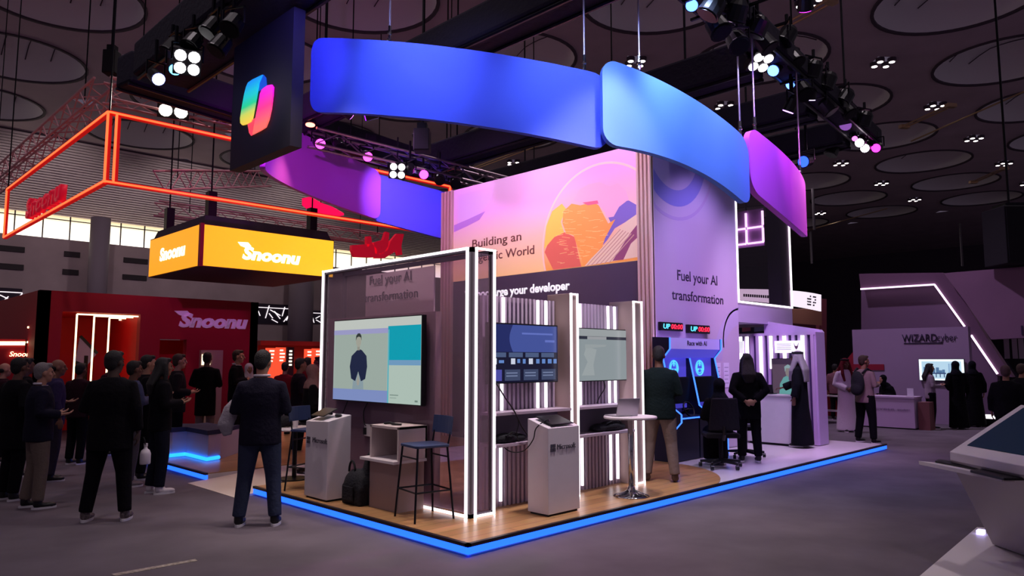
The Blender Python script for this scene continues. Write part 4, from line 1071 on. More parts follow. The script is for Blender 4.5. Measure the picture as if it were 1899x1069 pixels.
LT = lambda x, y: onx(x, y, -.8)
lamp(LT(294, 147), near, (150, 160, 255), 9, 'blue-white spotlight at the far end of the left truss', .1)
lamp(LT(325, 129), (-2, 1, 1), (90, 180, 255), 6, 'narrow cyan spotlight on the left truss', .09)
blinder(LT(347, 116), (-3.5, -3, 0), (255, 250, 255), 7, 'white four-lamp blinder on the left truss', .17)
for k, (x, y) in enumerate(((310, 98), (350, 88), (385, 62), (425, 55), (400, 95))):
    p = LT(x, y); lamp(p, p + Vector((-.6, -.3 * (k % 2), -1)), BL, 0, 'black unlit spotlight clamped on the upper left truss', .12, group='unlit spotlights on the left truss')
MG = (255, 60, 240)
for (x, y, lb) in ((594, 267, 'bright magenta lamp nearest the black logo panel on the rear truss'), (682, 291, 'bright magenta lamp in the middle of the rear aluminium truss'), (786, 324, 'bright magenta lamp nearest the tower on the rear aluminium truss')):
    lamp(ony(x, y, 7.22), (1, 0, 2.2), MG, 6, lb, .11)
blinder(ony(737, 317, 7.2), near, (255, 240, 250), 4, 'white four-lamp blinder between two magenta lamps', .17)
for k, (x, y) in enumerate(((632, 275), (816, 335), (845, 342))):
    lamp(ony(x, y, 7.22), (3, 3, 1), MG, 0, ('unlit black lamp between the first two magenta lamps', 'unlit black lamp just left of the tower top', 'second unlit black lamp just left of the tower top')[k], .12)
blinder(ony(322, 193, 10.4), (-3.8, -3.5, 2), (255, 248, 226), 11, 'glaring warm white four-lamp blinder on the pink-lit lattice truss', .3, ((1, .93, .85), 120, 80))
lamp(ony(373, 203, 10.5), (2, 4, 0), MG, 0, 'unlit black lamp right of the warm white blinder', .14)
lamp(ony(418, 217, 10.5), (-3.5, -3, 1), (190, 60, 230), 1.2, 'dim violet lamp beside the black logo panel', .13)
# lamps washing the banners, murals and floor, plus fills added where parts stayed dull
def key(p, tgt, col, w, size, label, arm=None):
    lamp(p, tgt, tuple(int(255 * c) for c in col), 5, label, .1, (col, w, size), arm=arm)
key((-.45, 1.2, 6.0), (1.3, 2.3, 5.1), (.34, .42, 1), 260, 75, 'blue lamp above the picture washing the long banner')
key((1.1, -.55, 6.0), (2.4, .6, 4.9), (.42, .55, 1), 240, 75, 'pale blue lamp above the picture washing the long banner')
key((-.6, 2.2, 6.05), (.5, 4.3, 5.3), (.24, .2, 1), 150, 65, 'deep blue lamp beside the logo panel washing the long banner')
key((2.6, -.75, 6.1), (3.6, -.2, 4.7), (.45, .6, 1), 330, 75, 'sky blue lamp at the top of the right truss washing the light blue banner', (0, .3, 0))
key((3.9, -1.15, 6.15), (4.6, -.4, 4.3), (.42, .42, 1), 260, 75, 'blue lamp on an arm of the right truss washing the light blue banner', (0, .75, 0))
key((4.3, -1.2, 6.15), (5.4, -.4, 4.2), (.5, .1, 1), 300, 66, 'violet lamp on an arm of the right truss washing the gap of the two banners', (0, .85, 0))
key((4.7, -1.15, 6.15), (6.5, -.3, 4.2), (.95, .2, 1), 330, 50, 'magenta lamp added on an arm of the right truss to wash the magenta banner', (0, .9, 0))  # out-of-frame lamp and arm added to brighten the banner's outer face
key((11.3, .2, 6.0), (7.05, .0, 4.3), (1, .18, .88), 1500, 26, 'magenta lamp at the far end of the right truss washing the magenta banner', (0, .2, 0))
key((.3, 4.75, 5.4), (2.6, 8.0, 5.25), (.78, .09, 1), 420, 80, 'purple lamp added unseen behind the logo panel to wash the back banner')  # hidden fill added to brighten the purple back banner
key((2.35, 5.3, 5.75), (1.0, 6.4, 5.3), (.5, .1, 1), 60, 90, 'violet lamp low on the cross truss washing the back banner')
key((4.7, 7.2, 5.6), (5.6, 8.75, 5.25), (.36, .26, 1), 260, 95, 'indigo lamp added low beside the tower to wash the back banner')  # fill lamp added to brighten the indigo back banner
key((2.1, -.5, 6.05), (2.3, .93, 1.2), (.86, .74, 1), 420, 60, 'lilac lamp added above the picture to light the slatted display')  # unseen fill added because the slats stayed dark
key((-.6, 2.0, 6.05), (.66, 2.0, 1.2), (1, .82, .80), 420, 55, 'warm lamp added above the picture to light the television panel')  # unseen fill added to lift the taupe panel and stool
key((2.65, 4.6, 6.05), (5.5, 4.8, 4.2), (1, .84, .86), 190, 75, 'white lamp on the cross truss lighting the globe mural')
key((2.65, 2.9, 6.05), (5.5, 3.0, 4.5), (1, .62, .95), 300, 75, 'pink lamp on the cross truss lighting the globe mural')
key((2.65, 6.2, 6.05), (5.5, 6.0, 4.9), (.85, .4, 1), 190, 70, 'lilac lamp on the cross truss lighting the globe mural')
key((6.75, .02, 5.6), (6.9, 1.8, 2.5), (.74, .52, 1), 400, 85, 'lilac lamp on the right truss lighting the tall lavender wall')
key((7.7, .05, 6.05), (9.25, 1.6, 1.1), (.8, .66, 1), 620, 65, 'lilac lamp added on the right truss to light the information booth')  # fill lamp added to brighten the booth slats
key((1.6, -.45, 6.05), (1.4, .2, .1), (1, .85, .74), 620, 75, 'warm lamp above the picture lighting the wooden floor')
key((-.2, 2.8, 6.1), (.2, 2.6, .1), (1, .84, .76), 330, 65, 'warm lamp above the picture lighting the left pedestal')
key((4.2, -.28, 6.05), (3.6, .6, .1), (.95, .8, 1), 300, 75, 'cool lamp above the picture lighting the high table')
key((2.4, 7.2, 6.05), (1.8, 6.4, .1), (1, .5, .42), 160, 80, 'reddish lamp above the lounge corner')

spot('hall_downlight_and_fill_beam', (12.45, 4.8, ZC - .3), (16.6, .8, 1.4), (.72, .5, 1), 2600, 45, .8, .25)  # purple fill added to brighten the lilac booth
spot('hall_downlight_and_fill_beam', (5.15, 12.0, ZC - .35), (2.4, 12.4, 1.5), (1, .3, .3), 900, 50, .8, .25)  # red-tinted beam turned onto the red booth
# ------------------------------------------------------------------ red exhibitor booth on the left
RED = mat('booth_red', (168, 14, 34), .65, noise=.05, nscale=1)
REDG = mat('booth_red_inner', (214, 22, 26), .6)
rb = thing('red_booth', (1.7, 12.6, 0), 'big plain red exhibition booth with lit recess behind the crowd', 'booth')
BV = 12.5
def rx(x): return ony(x, 640, BV).x
x0, x1, zt_ = rx(68), rx(477), 3.1
n0, n1, nz = rx(112), rx(258), 2.68
d0, d1, dz = rx(296), rx(346), 2.14
b = MB(); b.box(x0, BV, 0, n0, BV + .2, zt_); b.box(n0, BV, nz, n1, BV + .2, zt_); b.box(n1, BV, 0, d0, BV + .2, zt_); b.box(d0, BV, dz, d1, BV + .2, zt_); b.box(d1, BV, 0, x1, BV + .2, zt_)
b.box(x1 - .2, BV, 0, x1, BV + 4.5, zt_); b.box(x0, BV, 0, x0 + .2, BV + 4.5, zt_)
b.build('wall', RED, rb)
b = MB(); b.box(n0, BV + 2.6, 0, n1 + .6, BV + 2.7, nz); b.box(n0 - .02, BV + .2, 0, n0, BV + 2.6, nz); b.box(n1 + .1, BV + .2, 0, n1 + .14, BV + 2.6, nz); b.box(n0, BV + .2, nz, n1 + .1, BV + 2.6, nz + .04)
b.box(d0 - .1, BV + .8, 0, d1 + .3, BV + .9, dz)
b.build('recess', REDG, rb)
YW = mat('warm_led', (255, 240, 200), .5, emit=(255, 226, 176), es=2.6)
for k, (xt, yt, xb) in enumerate(((143, 583, 133), (175, 586.5, 168), (203, 590, 197), (229, 594, 223))):
    v = BV + .15 + .5 * k; p = ony(xt, yt, v); e = ony(257, yt + 1, v)
    e.x = min(e.x, n1 + .05); p.z = min(p.z, nz - .03); b = MB(); b.bar((p.x, v, p.z), (p.x, v, .9), .03); b.bar((p.x, v, p.z), (e.x, v, p.z), .03); b.build('led_strip', YW, rb)
text_at(rb, 'Snoonu', (ony, BV - .02), (331, 604), (458, 611), 23, mat('letter_pink', (214, 170, 214), .5, emit=(190, 130, 190), es=.25), shear=.22, bold=.045, depth_=.05)
def wing(parent, fn, c, pts, m, lift):
    return MB().prism([fn(x, y, c) for x, y in pts], lift).build('lettering', m, parent)
wing(rb, ony, BV - .02, ((323, 577), (346, 577), (352, 583), (342, 588), (331, 584)), mat('letter_pink'), (0, -.05, 0))
# showcase
sc_ = thing('lit_showcase', (3.3, BV - .1, 0), 'small cream lit showcase niche in the red booth wall', 'showcase')
a = ony(371, 700, BV - .1); c = ony(414, 650, BV - .1)
MB().box(a.x, BV - .1, 0, c.x, BV, c.z).build('case', mat('case_taupe', (190, 170, 130), .6), sc_)
MB().box(a.x + .02, BV - .115, 1.55, a.x + .22, BV - .1, c.z - .1).build('light_panel', mat('case_glow', (255, 246, 220), .5, emit=(255, 240, 205), es=1.6), sc_)
b = MB(); q = ony(160, 660, BV + 1.6)
pst = thing('angled_screen', (q.x, BV + 1.6, q.z), 'tilted grey screen on a dark stand inside the red booth recess', 'screen')
P = [ony(x, y, BV + 1.6) for x, y in ((149, 624), (180, 656), (160, 680), (140, 672))]
MB().prism(P, (0, .05, 0)).build('screen', mat('screen_grey', (120, 96, 110), .5, emit=(96, 70, 84), es=.4), pst)
MB().bar(P[0], P[1], .06).build('frame', BLACKP, pst); MB().bar(P[2], P[3], .06).build('frame', BLACKP, pst); MB().tube([(q.x, BV + 1.62, 0), (q.x, BV + 1.62, q.z)], .05, 8).build('stand', BLACKP, pst)
# small lit counter at the far left
lc = thing('lit_counter', (-2.4, 13.5, 0), 'red counter with warm light lines at the left edge of the picture', 'counter')
a = ony(-20, 700, 13.3); c = ony(64, 612, 13.3)
MB().box(a.x - 1, 13.3, 0, c.x - .15, 13.9, 2.1).build('body', RED, lc)
for (xa, xb, y) in ((-20, 47, 635.5), (-20, 46, 639), (50, 63, 635), (51, 65, 607.5)):
    p, q = ony(xa, y, 13.28), ony(xb, y, 13.28); MB().bar(p, q, .04).build('led_strip', YW, lc)
text_at(lc, 'Snoonu', (ony, 13.27), (17, 661), (63, 662), 9, YW, shear=.22, depth_=.02)
# other brand kiosks behind
MENU = mat('menu_glow', (255, 90, 60), .5, emit=(255, 84, 52), es=.95)
MW = mat('menu_white', (255, 240, 225), .5, emit=(255, 236, 214), es=1.4)
for k, (xa, xb, ya, yb, lb) in enumerate(((494, 513, 646, 690, 'narrow glowing red menu panel left of the taller one'), (513, 533, 645, 690, 'taller glowing red menu panel with white icons'), (566, 580, 648, 692, 'glowing red menu panel beside the lit partition edge'), (580, 601, 647, 692, 'glowing orange-red menu panel touching the lit partition edge'))):
    V = 17.5; a = ony(xa, yb, V); c = ony(xb, ya, V)
    t = thing('menu_panel', ((a.x + c.x) / 2, V, 0), lb, 'menu panel')
    MB().box(a.x, V, .3, c.x - .02, V + .12, c.z).build('panel', MENU, t); MB().box(a.x, V + .02, 0, c.x, V + .1, .3).build('foot', DARKMETAL, t)
    b = MB(); rr = random.Random(k); w = c.x - a.x
    for j in range(4): z = c.z - .12 - j * .11; b.box(a.x + w * .25, V - .01, z, a.x + w * rr.uniform(.55, .8), V, z + .05)
    b.build('icon', MW, t)
V = 17.0; p = ony(538, 690, V); q = ony(538, 650, V)
t = thing('totem_sign', (p.x, V, 0), 'slim dark totem with a vertical row of white lit characters', 'sign')
MB().box(p.x - .12, V, 0, p.x + .12, V + .1, q.z + .1).build('post', mat('totem_red', (70, 20, 28), .6), t)
b = MB()
for k in range(5): z = q.z - k * .11; b.box(p.x - .05 - .01 * (k % 2), V - .01, z - .06, p.x + .05, V, z); 
b.build('character', MW, t)
a = ony(478, 640, 18.2); c = ony(600, 640, 18.2)
t = thing('kiosk_wall', ((a.x + c.x) / 2, 18.2, 0), 'dim reddish kiosk wall behind the glowing menu panels', 'kiosk'); MB().box(a.x, 18.2, 0, c.x + 3, 18.5, 2.15).build('panel', mat('kiosk_brown', (120, 52, 50), .7), t); MB().box(a.x, 18.0, 2.15, c.x + 3, 18.6, 2.3).build('fascia', mat('kiosk_red', (150, 40, 40), .7), t)

# hanging red light frame
fr = thing('red_light_frame', (2, 12, 4.75), 'huge hanging box outline of red light over the red booth', 'hanging light frame')
FV, FU, FZ0, FZ1 = 8.97, -.5, 4.76, 6.0
BARR = mat('frame_red', (190, 20, 20), .5, emit=(210, 16, 10), es=.5)
def rbar(a, b):
    o = MB().bar(a, b, .075).build('bar', BARR, fr)
    a = Vector(a); b = Vector(b)
    MB().bar(a + Vector((-.035, -.035, 0)), b + Vector((-.035, -.035, 0)), .034).build('led_strip', LEDR, o)
for z in (FZ0, FZ1):
    rbar((FU, FV, z), (7.3, FV, z)); rbar((FU, FV, z), (FU, 17.2, z))
rbar((FU, FV, FZ0), (FU, FV, FZ1)); rbar((FU, 17.2, FZ0), (FU, 17.2, FZ1)); rbar((FU + .14, FV, FZ0), (FU + .14, FV, FZ1)); rbar((7.3, FV, FZ0), (7.3, FV, FZ1))
for q in ((FU, FV), (FU, 17.2), (7.3, FV)): MB().tube([(q[0], q[1], FZ1), (q[0], q[1], 13.9)], .015, 6).build('chain', DARKMETAL, fr)
CR = mat('sign_crimson', (226, 20, 56), .5, emit=(226, 16, 50), es=.35)  # unlit letters, a slight glow put into the material
sg = thing('hanging_letters', (FU, 14.6, FZ0), 'red raised lettering standing on the left side of the red light frame', 'sign')
text_at(sg, 'Snoonu', (onx, FU), (58, 404), (124, 372), 34, CR, shear=.1, bold=.05, depth_=.12)
sg2 = thing('hanging_letters', (9, 17.4, 4.4), 'crimson joined script letters hanging beyond the orange video cube', 'sign')
def blk(pts): return MB().prism([ony(x, y, 17.4) for x, y in pts], (0, .15, 0)).build('lettering', CR, sg2)
def z6(x, y): return 400 + x * .2528, 230 + y * .2528
blk([z6(*p) for p in ((1000, 890), (1150, 880), (1190, 930), (1220, 975), (1130, 980), (1020, 975), (1000, 930))])
blk([z6(*p) for p in ((1110, 825), (1140, 825), (1150, 900), (1110, 900))]); blk([z6(*p) for p in ((1160, 870), (1230, 850), (1250, 790), (1275, 800), (1265, 900), (1220, 960), (1170, 950))])
blk([z6(*p) for p in ((1285, 860), (1330, 805), (1382, 808), (1372, 850), (1362, 900), (1370, 960), (1340, 965), (1330, 930), (1240, 985), (1170, 985), (1180, 960), (1260, 930))])
MB().tube([ony(700, 432, 17.45), Vector((ony(700, 432, 17.45).x, 17.45, 14.0))], .02, 6).build('hanger', DARKMETAL, sg2)
hp = thing('hanging_arc_sign', at(598, 385, 24), 'hot pink curved sign hanging under the purple banner', 'sign')
b = MB(); D_ = 24; PT = [(560, 368, 381), (575, 365, 393), (595, 376, 402), (615, 383, 402), (634, 394, 398)]
P = [(at(x, a, D_), at(x, c, D_)) for x, a, c in PT]
for (a, c), (a2, c2) in zip(P, P[1:]): b.hexa([c, c2, c2 + _F * .3, c + _F * .3, a, a2, a2 + _F * .3, a + _F * .3])
b.build('panel', mat('hot_pink', (255, 20, 90), .5, emit=(255, 10, 84), es=.9), hp)
MB().tube([P[2][0], (P[2][0].x, P[2][0].y, 13.9)], .02, 6).build('hanger', DARKMETAL, hp)
# orange video cube
oc = thing('video_cube', (3.2, 11.7, 3.6), 'hanging black cube with orange screens and white lettering', 'hanging screen')
OU, OV, OZ0, OZ1 = 1.70, 10.29, 3.60, 4.51
MB().box(OU, OV, OZ0, 4.82, 13.3, OZ1).build('housing', mat('cube_plum', (40, 18, 44), .6), oc)
MB().hexa([(OU + .05, OV + .05, OZ1), (4.77, OV + .05, OZ1), (4.77, 13.25, OZ1), (OU + .05, 13.25, OZ1), (OU + .12, OV + .12, OZ1 + .2), (4.7, OV + .12, OZ1 + .2), (4.7, 13.18, OZ1 + .2), (OU + .12, 13.18, OZ1 + .2)]).build('cap', mat('cube_cap', (34, 18, 44), .7), oc)
OR1 = gradient('orange_front', [(0, (255, 176, 30)), (1, (255, 206, 44))], 'X', -1.5, 1.6, .4, 1.0); OR2 = mat('orange_side', (255, 160, 30), .4, emit=(255, 164, 26), es=1.0)
MB().box(OU + .05, OV - .02, OZ0 + .02, 4.8, OV, OZ1 - .03).build('screen', OR1, oc); MB().box(OU - .02, OV + .07, OZ0 + .02, OU, 13.25, OZ1 - .03).build('screen', OR2, oc)
MB().box(OU - .03, OV - .03, OZ0, OU + .045, OV + .06, OZ1).build('corner_post', mat('post_crimson', (150, 16, 40), .5), oc)
SW_ = mat('screen_white', (255, 255, 250), .5, emit=(255, 255, 248), es=1.6)
text_at(oc, 'Snoonu', (ony, OV - .022), (449, 481), (557, 489), 21, SW_, shear=.2, bold=.05, depth_=.004)
wing(oc, ony, OV - .022, ((441, 449), (460, 450), (466, 457), (456, 460), (446, 456)), SW_, (0, -.004, 0))
text_at(oc, 'Snoonu', (onx, OU - .022), (296, 484), (343, 472), 22, SW_, shear=.1, bold=.05, depth_=.004)
for q in ((2.0, 10.6), (4.4, 10.6), (2.0, 13.0)):
    MB().box(q[0] - .09, q[1] - .09, OZ1 + .15, q[0] + .09, q[1] + .09, OZ1 + .75).build('hoist', BLACKP, oc); MB().tube([(q[0], q[1], OZ1 + .7), (q[0], q[1], 13.9)], .018, 6).build('chain', DARKMETAL, oc)
# hanging loudspeakers
def speaker(x, y, dep, w, h, label):
    p = at(x, y, dep); t = thing('loudspeaker', (p.x, p.y, p.z - h / 2), label, 'loudspeaker')
    MB().obox(p, _R, _F0, (0, 0, 1), w / 2, w / 2, h / 2).build('cabinet', mat('speaker_black', (16, 14, 20), .8), t, bevel=.02)
    MB().obox(p - _F0 * (w / 2 + .005), _R, _F0, (0, 0, 1), w * .44, .006, h * .45).build('grille', mat('speaker_grille', (24, 22, 28), .9), t)
    MB().obox(p + Vector((0, 0, h / 2 + .06)), _R, _F0, (0, 0, 1), w * .3, w * .3, .06).build('flybar', DARKMETAL, t)
    MB().tube([p + Vector((0, 0, h / 2 + .1)), (p.x, p.y, 13.9)], .03, 6).build('chain', DARKMETAL, t)
speaker(207, 117, 15, .26, .5, 'black box hoist hanging above the corner of the pink-lit lattice truss')
speaker(783, 262, 13.5, .3, .42, 'black box hoist hanging under the cross truss behind the blue banner')
speaker(1875, 440, 19, .9, 1.5, 'big black loudspeaker array hanging at the right edge of the picture')

# ------------------------------------------------------------------ bench with blue underglow and lounge table
bn = thing('lounge_bench', (1.6, 9.1, ZD), 'pale wavy bench with blue underglow and dark seat pad in the lounge corner', 'bench')
pth = [onz(x, y, ZD) for x, y in ((258, 847), (285, 849), (318, 849), (345, 846), (362, 850), (385, 856), (408, 852))]
b = MB(); s_ = Vector((.55, .55, 0))
for p, q in zip(pth, pth[1:]): b.hexa([p, q, q + s_, p + s_, p + Vector((0, 0, .40)), q + Vector((0, 0, .40)), q + s_ + Vector((0, 0, .40)), p + s_ + Vector((0, 0, .40))])
b.build('base', mat('bench_grey', (196, 184, 200), .6), bn)
b = MB()
for p, q in zip(pth, pth[1:]): b.hexa([p + Vector((-.03, -.03, .4)), q + Vector((-.03, -.03, .4)), q + s_ + Vector((0, 0, .4)), p + s_ + Vector((0, 0, .4)), p + Vector((-.03, -.03, .47)), q + Vector((-.03, -.03, .47)), q + s_ + Vector((0, 0, .47)), p + s_ + Vector((0, 0, .47))])
b.build('seat_pad', mat('pad_navy', (44, 46, 78), .8), bn)
MB().tube([p + Vector((-.03, -.03, .035)) for p in pth], .028, 8).build('led_strip', mat('aqua_led', (40, 140, 255), .5, emit=(30, 130, 255), es=3), bn)
tp = at(548, 793, 9.6)
tb = thing('lounge_table', (tp.x, tp.y, ZD), 'white topped high lounge table behind the left pedestal', 'table')
MB().lathe((tp.x, tp.y, tp.z - .03), [(.3, 0), (.31, .015), (.3, .03)], 28).build('table_top', WHITE, tb); MB().tube([(tp.x, tp.y, ZD), (tp.x, tp.y, tp.z - .03)], .03, 10).build('column', DARKMETAL, tb); MB().lathe((tp.x, tp.y, ZD), [(.2, 0), (.2, .015), (.05, .03)], 24).build('base', DARKMETAL, tb)
cp = thing('paper_cup', (tp.x, tp.y, tp.z), 'white paper cup on the white topped lounge table', 'cup')
MB().lathe((tp.x - .03, tp.y - .05, tp.z), [(.03, 0), (.04, .1)], 14).build('cup', WHITE, cp); MB().lathe((tp.x - .03, tp.y - .05, tp.z + .1), [(.042, 0), (.042, .008)], 14).build('lid', WHITE, cp)
b = soft('handbag', [((tp.x - .12, tp.y + .12, tp.z + .08), (.12, .09, .08)), ((tp.x - .02, tp.y + .15, tp.z + .07), (.1, .08, .07))], BAGM, 'black handbag on the white topped lounge table', 'bag', .015)
MB().tube([(tp.x - .16, tp.y + .12, tp.z + .13), (tp.x - .08, tp.y + .12, tp.z + .22), (tp.x, tp.y + .13, tp.z + .13)], .008, 6).build('handle', BAGM, b)

# ------------------------------------------------------------------ booths beyond the stand on the right
LILW = mat('lilac_wall', (166, 140, 172), .7, noise=.04, nscale=1)
LIL2 = mat('mauve_fascia', (132, 98, 122), .75, noise=.05, nscale=1)
LIL3 = mat('mauve_slab', (112, 80, 104), .75)
wz = thing('lilac_booth', (15.9, 1.2, 0), 'lilac booth wall with dark lettering and a wall television on the right', 'booth')
WU = 17.2
a = onx(1580, 612, WU); c = onx(1795, 612, WU)
ZL = onx(1583, 676, WU).z; cut = onx(1672, 676, WU).y
b = MB(); b.box(WU, c.y, 0, WU + .25, a.y, a.z); b.build('wall', LILW, wz)
MB().box(WU - .02, onx(1640, 687, WU).y, onx(1640, 687, WU).z, WU, a.y - .0, onx(1640, 676, WU).z).build('red_band', mat('band_red', (150, 24, 54), .6), wz)
text_at(wz, 'WIZARD', (onx, WU - .012), (1673, 634.5), (1738, 633), 13.5, INK, bold=.012)
text_at(wz, 'cyber', (onx, WU - .012), (1738, 633), (1775, 632), 13.5, INK, bold=-.004)
a2, c2 = onx(1676, 638.5, WU - .012), onx(1748, 637, WU - .012); MB().box(WU - .012, c2.y, a2.z, WU, a2.y, a2.z + .03).build('tagline', INK, wz)
t, S = tv_x(17.12, (1705, 666), (1788, 706), 'bright television on the lilac booth wall showing a grey city skyline')
S.rect(0, 0, 1, 1, glow('sky_white', (226, 240, 250), 1.3)); S.rect(.06, .08, .94, .9, glow('haze_blue', (176, 206, 226), 1.1))
rr = random.Random(5)
S.many([(.1 + .07 * k, .3, .15 + .07 * k + .02 * rr.random(), .45 + .25 * rr.random()) for k in range(7)], glow('tower_slate', (82, 116, 156)))
S.many([(.66 + .05 * k, .34, .69 + .05 * k, .72 + .14 * rr.random()) for k in range(4)], glow('tower_pale', (136, 170, 204)))
S.many([(.08, .3, .6, .36)] + [(.1 + .09 * k, .14, .12 + .09 * k, .3) for k in range(6)], glow('bridge_navy', (52, 70, 112)))
# counter
wc = thing('booth_counter', (15.1, 1.8, 0), 'lilac counter standing before the lilac booth wall', 'counter')
a = onz(1540, 787, 0); c = onz(1693, 799, 0); X_ = (a.x + c.x) / 2
MB().box(X_, c.y, .03, X_ + .6, 2.4, .74).build('body', mat('counter_lilac', (196, 172, 206), .6), wc); MB().box(X_ - .02, c.y - .02, .74, X_ + .62, 2.42, .78).build('counter_top', mat('counter_lilac'), wc); MB().box(X_ + .05, c.y + .03, 0, X_ + .55, 2.35, .03).build('plinth', DARKMETAL, wc)
text_at(wc, 'CYBER', (onx, X_ - .002), (1622, 760), (1660, 762), 3.5, mat('pale_print', (146, 124, 160), .6)); text_at(wc, 'SECURITY', (onx, X_ - .002), (1664, 762), (1688, 763.5), 3.5, mat('pale_print'))
MB().box(X_ + .1, c.y - .3, 0, X_ + .5, c.y - .05, .66).build('end_cabinet', mat('cabinet_brown', (122, 76, 78), .6), wc)
cs = thing('sign_holder', (X_ + .2, 1.0, .78), 'small white sign holder standing on the lilac counter', 'sign')
q = onx(1688, 720, X_ + .2); MB().box(X_ + .18, q.y - .07, .78, X_ + .2, q.y + .07, .98).build('card', mat('card_white', (226, 216, 236), .6), cs); MB().box(X_ + .12, q.y - .08, .78, X_ + .26, q.y + .08, .79).build('base', WHITE, cs)
ds = thing('display_shelves', (15.6, 3.0, 0), 'pale open shelves behind the man in the white robe', 'shelf')
for y in (736, 763, 790):
    p = onx(1545, y, 15.7); MB().box(15.5, 2.6, p.z, 15.9, 3.4, p.z + .03).build('shelf', WHITE, ds)
for v in (2.6, 3.4): MB().box(15.5, v - .02, 0, 15.9, v + .02, .9).build('upright', mat('shelf_red', (90, 30, 46), .6), ds)
rw = thing('slanted_red_wall', (18, 4, 0), 'dark red slanted wall behind the white robed man', 'wall panel')
P = [onx(x, y, 18.0) for x, y in ((1592, 640), (1528, 720), (1528, 800), (1600, 800))]; MB().prism(P, (.2, 0, 0)).build('panel', mat('slant_red', (150, 22, 46), .7), rw)
# angular fascia with the light line
SU_ = 18.8
fa = thing('angular_fascia', (SU_, 1, 2), 'big mauve angular fascia with a white light line bending down to the right', 'fascia')
def px(pts, u=SU_): return [onx(x, y, u) for x, y in pts]
MB().prism(px([(1597, 538), (1733, 529), (1790, 607), (1850, 693), (1850, 800), (1597, 800)], SU_ + .3), (.3, 0, 0)).build('back_wall', mat('mauve_back', (118, 92, 118), .8), fa)
MB().prism(px([(1593, 508), (1748, 506), (1790, 560), (1830, 628), (1878, 700), (1850, 697), (1790, 606), (1733, 526), (1596, 535)]), (.35, 0, 0)).build('frame_band', LIL3, fa)
b = MB(); Q = px([(1596, 536.5), (1733, 528), (1789, 606)], SU_ - .02); b.bar(Q[0], Q[1], .045); b.bar(Q[1], Q[2], .045); Q = px([(1801, 622), (1850, 694)], SU_ - .02); b.bar(Q[0], Q[1], .05); b.build('led_strip', mat('soft_led', (255, 230, 255), .5, emit=(250, 216, 250), es=1.8), fa)
fb = thing('upper_fascia', (SU_ - .6, -1, 2.2), 'plain mauve upper fascia filling the right edge above the crowd', 'fascia')
MB().prism(px([(1750, 507), (1960, 490), (1960, 624), (1838, 630), (1790, 560)], SU_ - .3), (.3, 0, 0)).build('panel', LIL2, fb)
p = onx(1896, 620, SU_ - .31); MB().box(SU_ - .32, p.y - .02, p.z - .02, SU_ - .3, p.y + .02, p.z + .22).build('lettering', INK, fb)
sb = thing('striped_backdrop', (19.5, -1.6, 0), 'dark striped backdrop under the mauve fascia at the far right', 'backdrop')
P = onx(1850, 700, 19.5); MB().box(19.5, P.y - 1.8, 0, 19.6, P.y + .4, 2.4).build('panel', mat('stripe_dark', (28, 22, 32), .8), sb)
b = MB()
for x in (1866, 1881, 1893): q = onx(x, 640, 19.45); b.box(19.47, q.y - .06, 1.7, 19.5, q.y + .06, 2.3)
b.build('stripe', mat('stripe_pale', (176, 160, 172), .6), sb)
gl = onx(1835, 757, 17.2); t = thing('floor_light', (17.2, gl.y, 0), 'short white glowing bar near the floor right of the two black robes', 'light'); MB().box(17.2, gl.y - .22, .2, 17.26, gl.y + .3, .3).build('tube', LEDW, t); MB().box(17.22, gl.y - .3, 0, 17.3, gl.y + .35, .2).build('base', DARKMETAL, t)
# curved white hanging sign and the darker booths under it
cv = thing('curved_sign', (14.2, 4.2, 2.6), 'white curved hanging sign with small dark lettering behind the glass showcase', 'sign')
b = MB(); V_ = []
for k in range(13):
    t_ = k / 12; x = 1358 + (1523 - 1358) * t_; top = 536 + 2 * t_ + 9 * t_ ** 4; bot = 556 + 14 * t_ + 8 * t_ ** 3
    dd = 18.4 + 1.4 * t_ ** 2; V_.append((at(x, top, dd), at(x, bot, dd)))
for (a, c), (a2, c2) in zip(V_, V_[1:]): b.hexa([c, c2, c2 + _F * .12, c + _F * .12, a, a2, a2 + _F * .12, a + _F * .12])
b.build('panel', mat('sign_lit', (250, 240, 250), .5, emit=(250, 238, 250), es=.95), cv)
b = MB(); rr = random.Random(2)
for r_ in range(4):
    for j in range(6):
        if rr.random() < .8:
            x = 1497 + j * 3.0; y = 549 + r_ * 5.2 + j * .5; p = at(x, y, 19.4); b.obox(p, _R, _F0, (0, 0, 1), .014 + .007 * rr.random(), .01, .02)
for j in range(16): p = at(1380 + j * 4, 548 + j * .25, 18.3); b.obox(p, _R, _F0, (0, 0, 1), .018, .01, .035)
b.build('lettering', mat('sign_ink', (70, 56, 80), .6), cv)
uf = thing('brown_booth', (15, 5, 1.9), 'brown booth canopy under the curved white sign', 'booth')
P = [at(x, y, 20.4) for x, y in ((1455, 574), (1524, 574), (1524, 604), (1470, 600), (1455, 596))]; MB().prism(P, _F * .5).build('canopy', mat('canopy_brown', (140, 92, 72), .7), uf)
P = [at(x, y, 21.2) for x, y in ((1440, 600), (1532, 600), (1532, 614), (1440, 608))]; MB().prism(P, _F * .5).build('beam', mat('beam_maroon', (74, 32, 40), .8), uf)
MB().prism([at(x, y, 20.9) for x, y in ((1521, 555), (1533, 555), (1533, 780), (1521, 780))], _F * .4).build('post', mat('post_maroon', (116, 52, 60), .8), uf)
bk = thing('dark_booth', (19, 8, 0), 'dark booth with reddish shelves seen under the glass showcase', 'booth')
P = [at(x, y, 23) for x, y in ((1366, 592), (1462, 592), (1462, 770), (1366, 770))]; MB().prism(P, _F * .3).build('panel', mat('dark_indigo', (34, 28, 56), .8), bk)
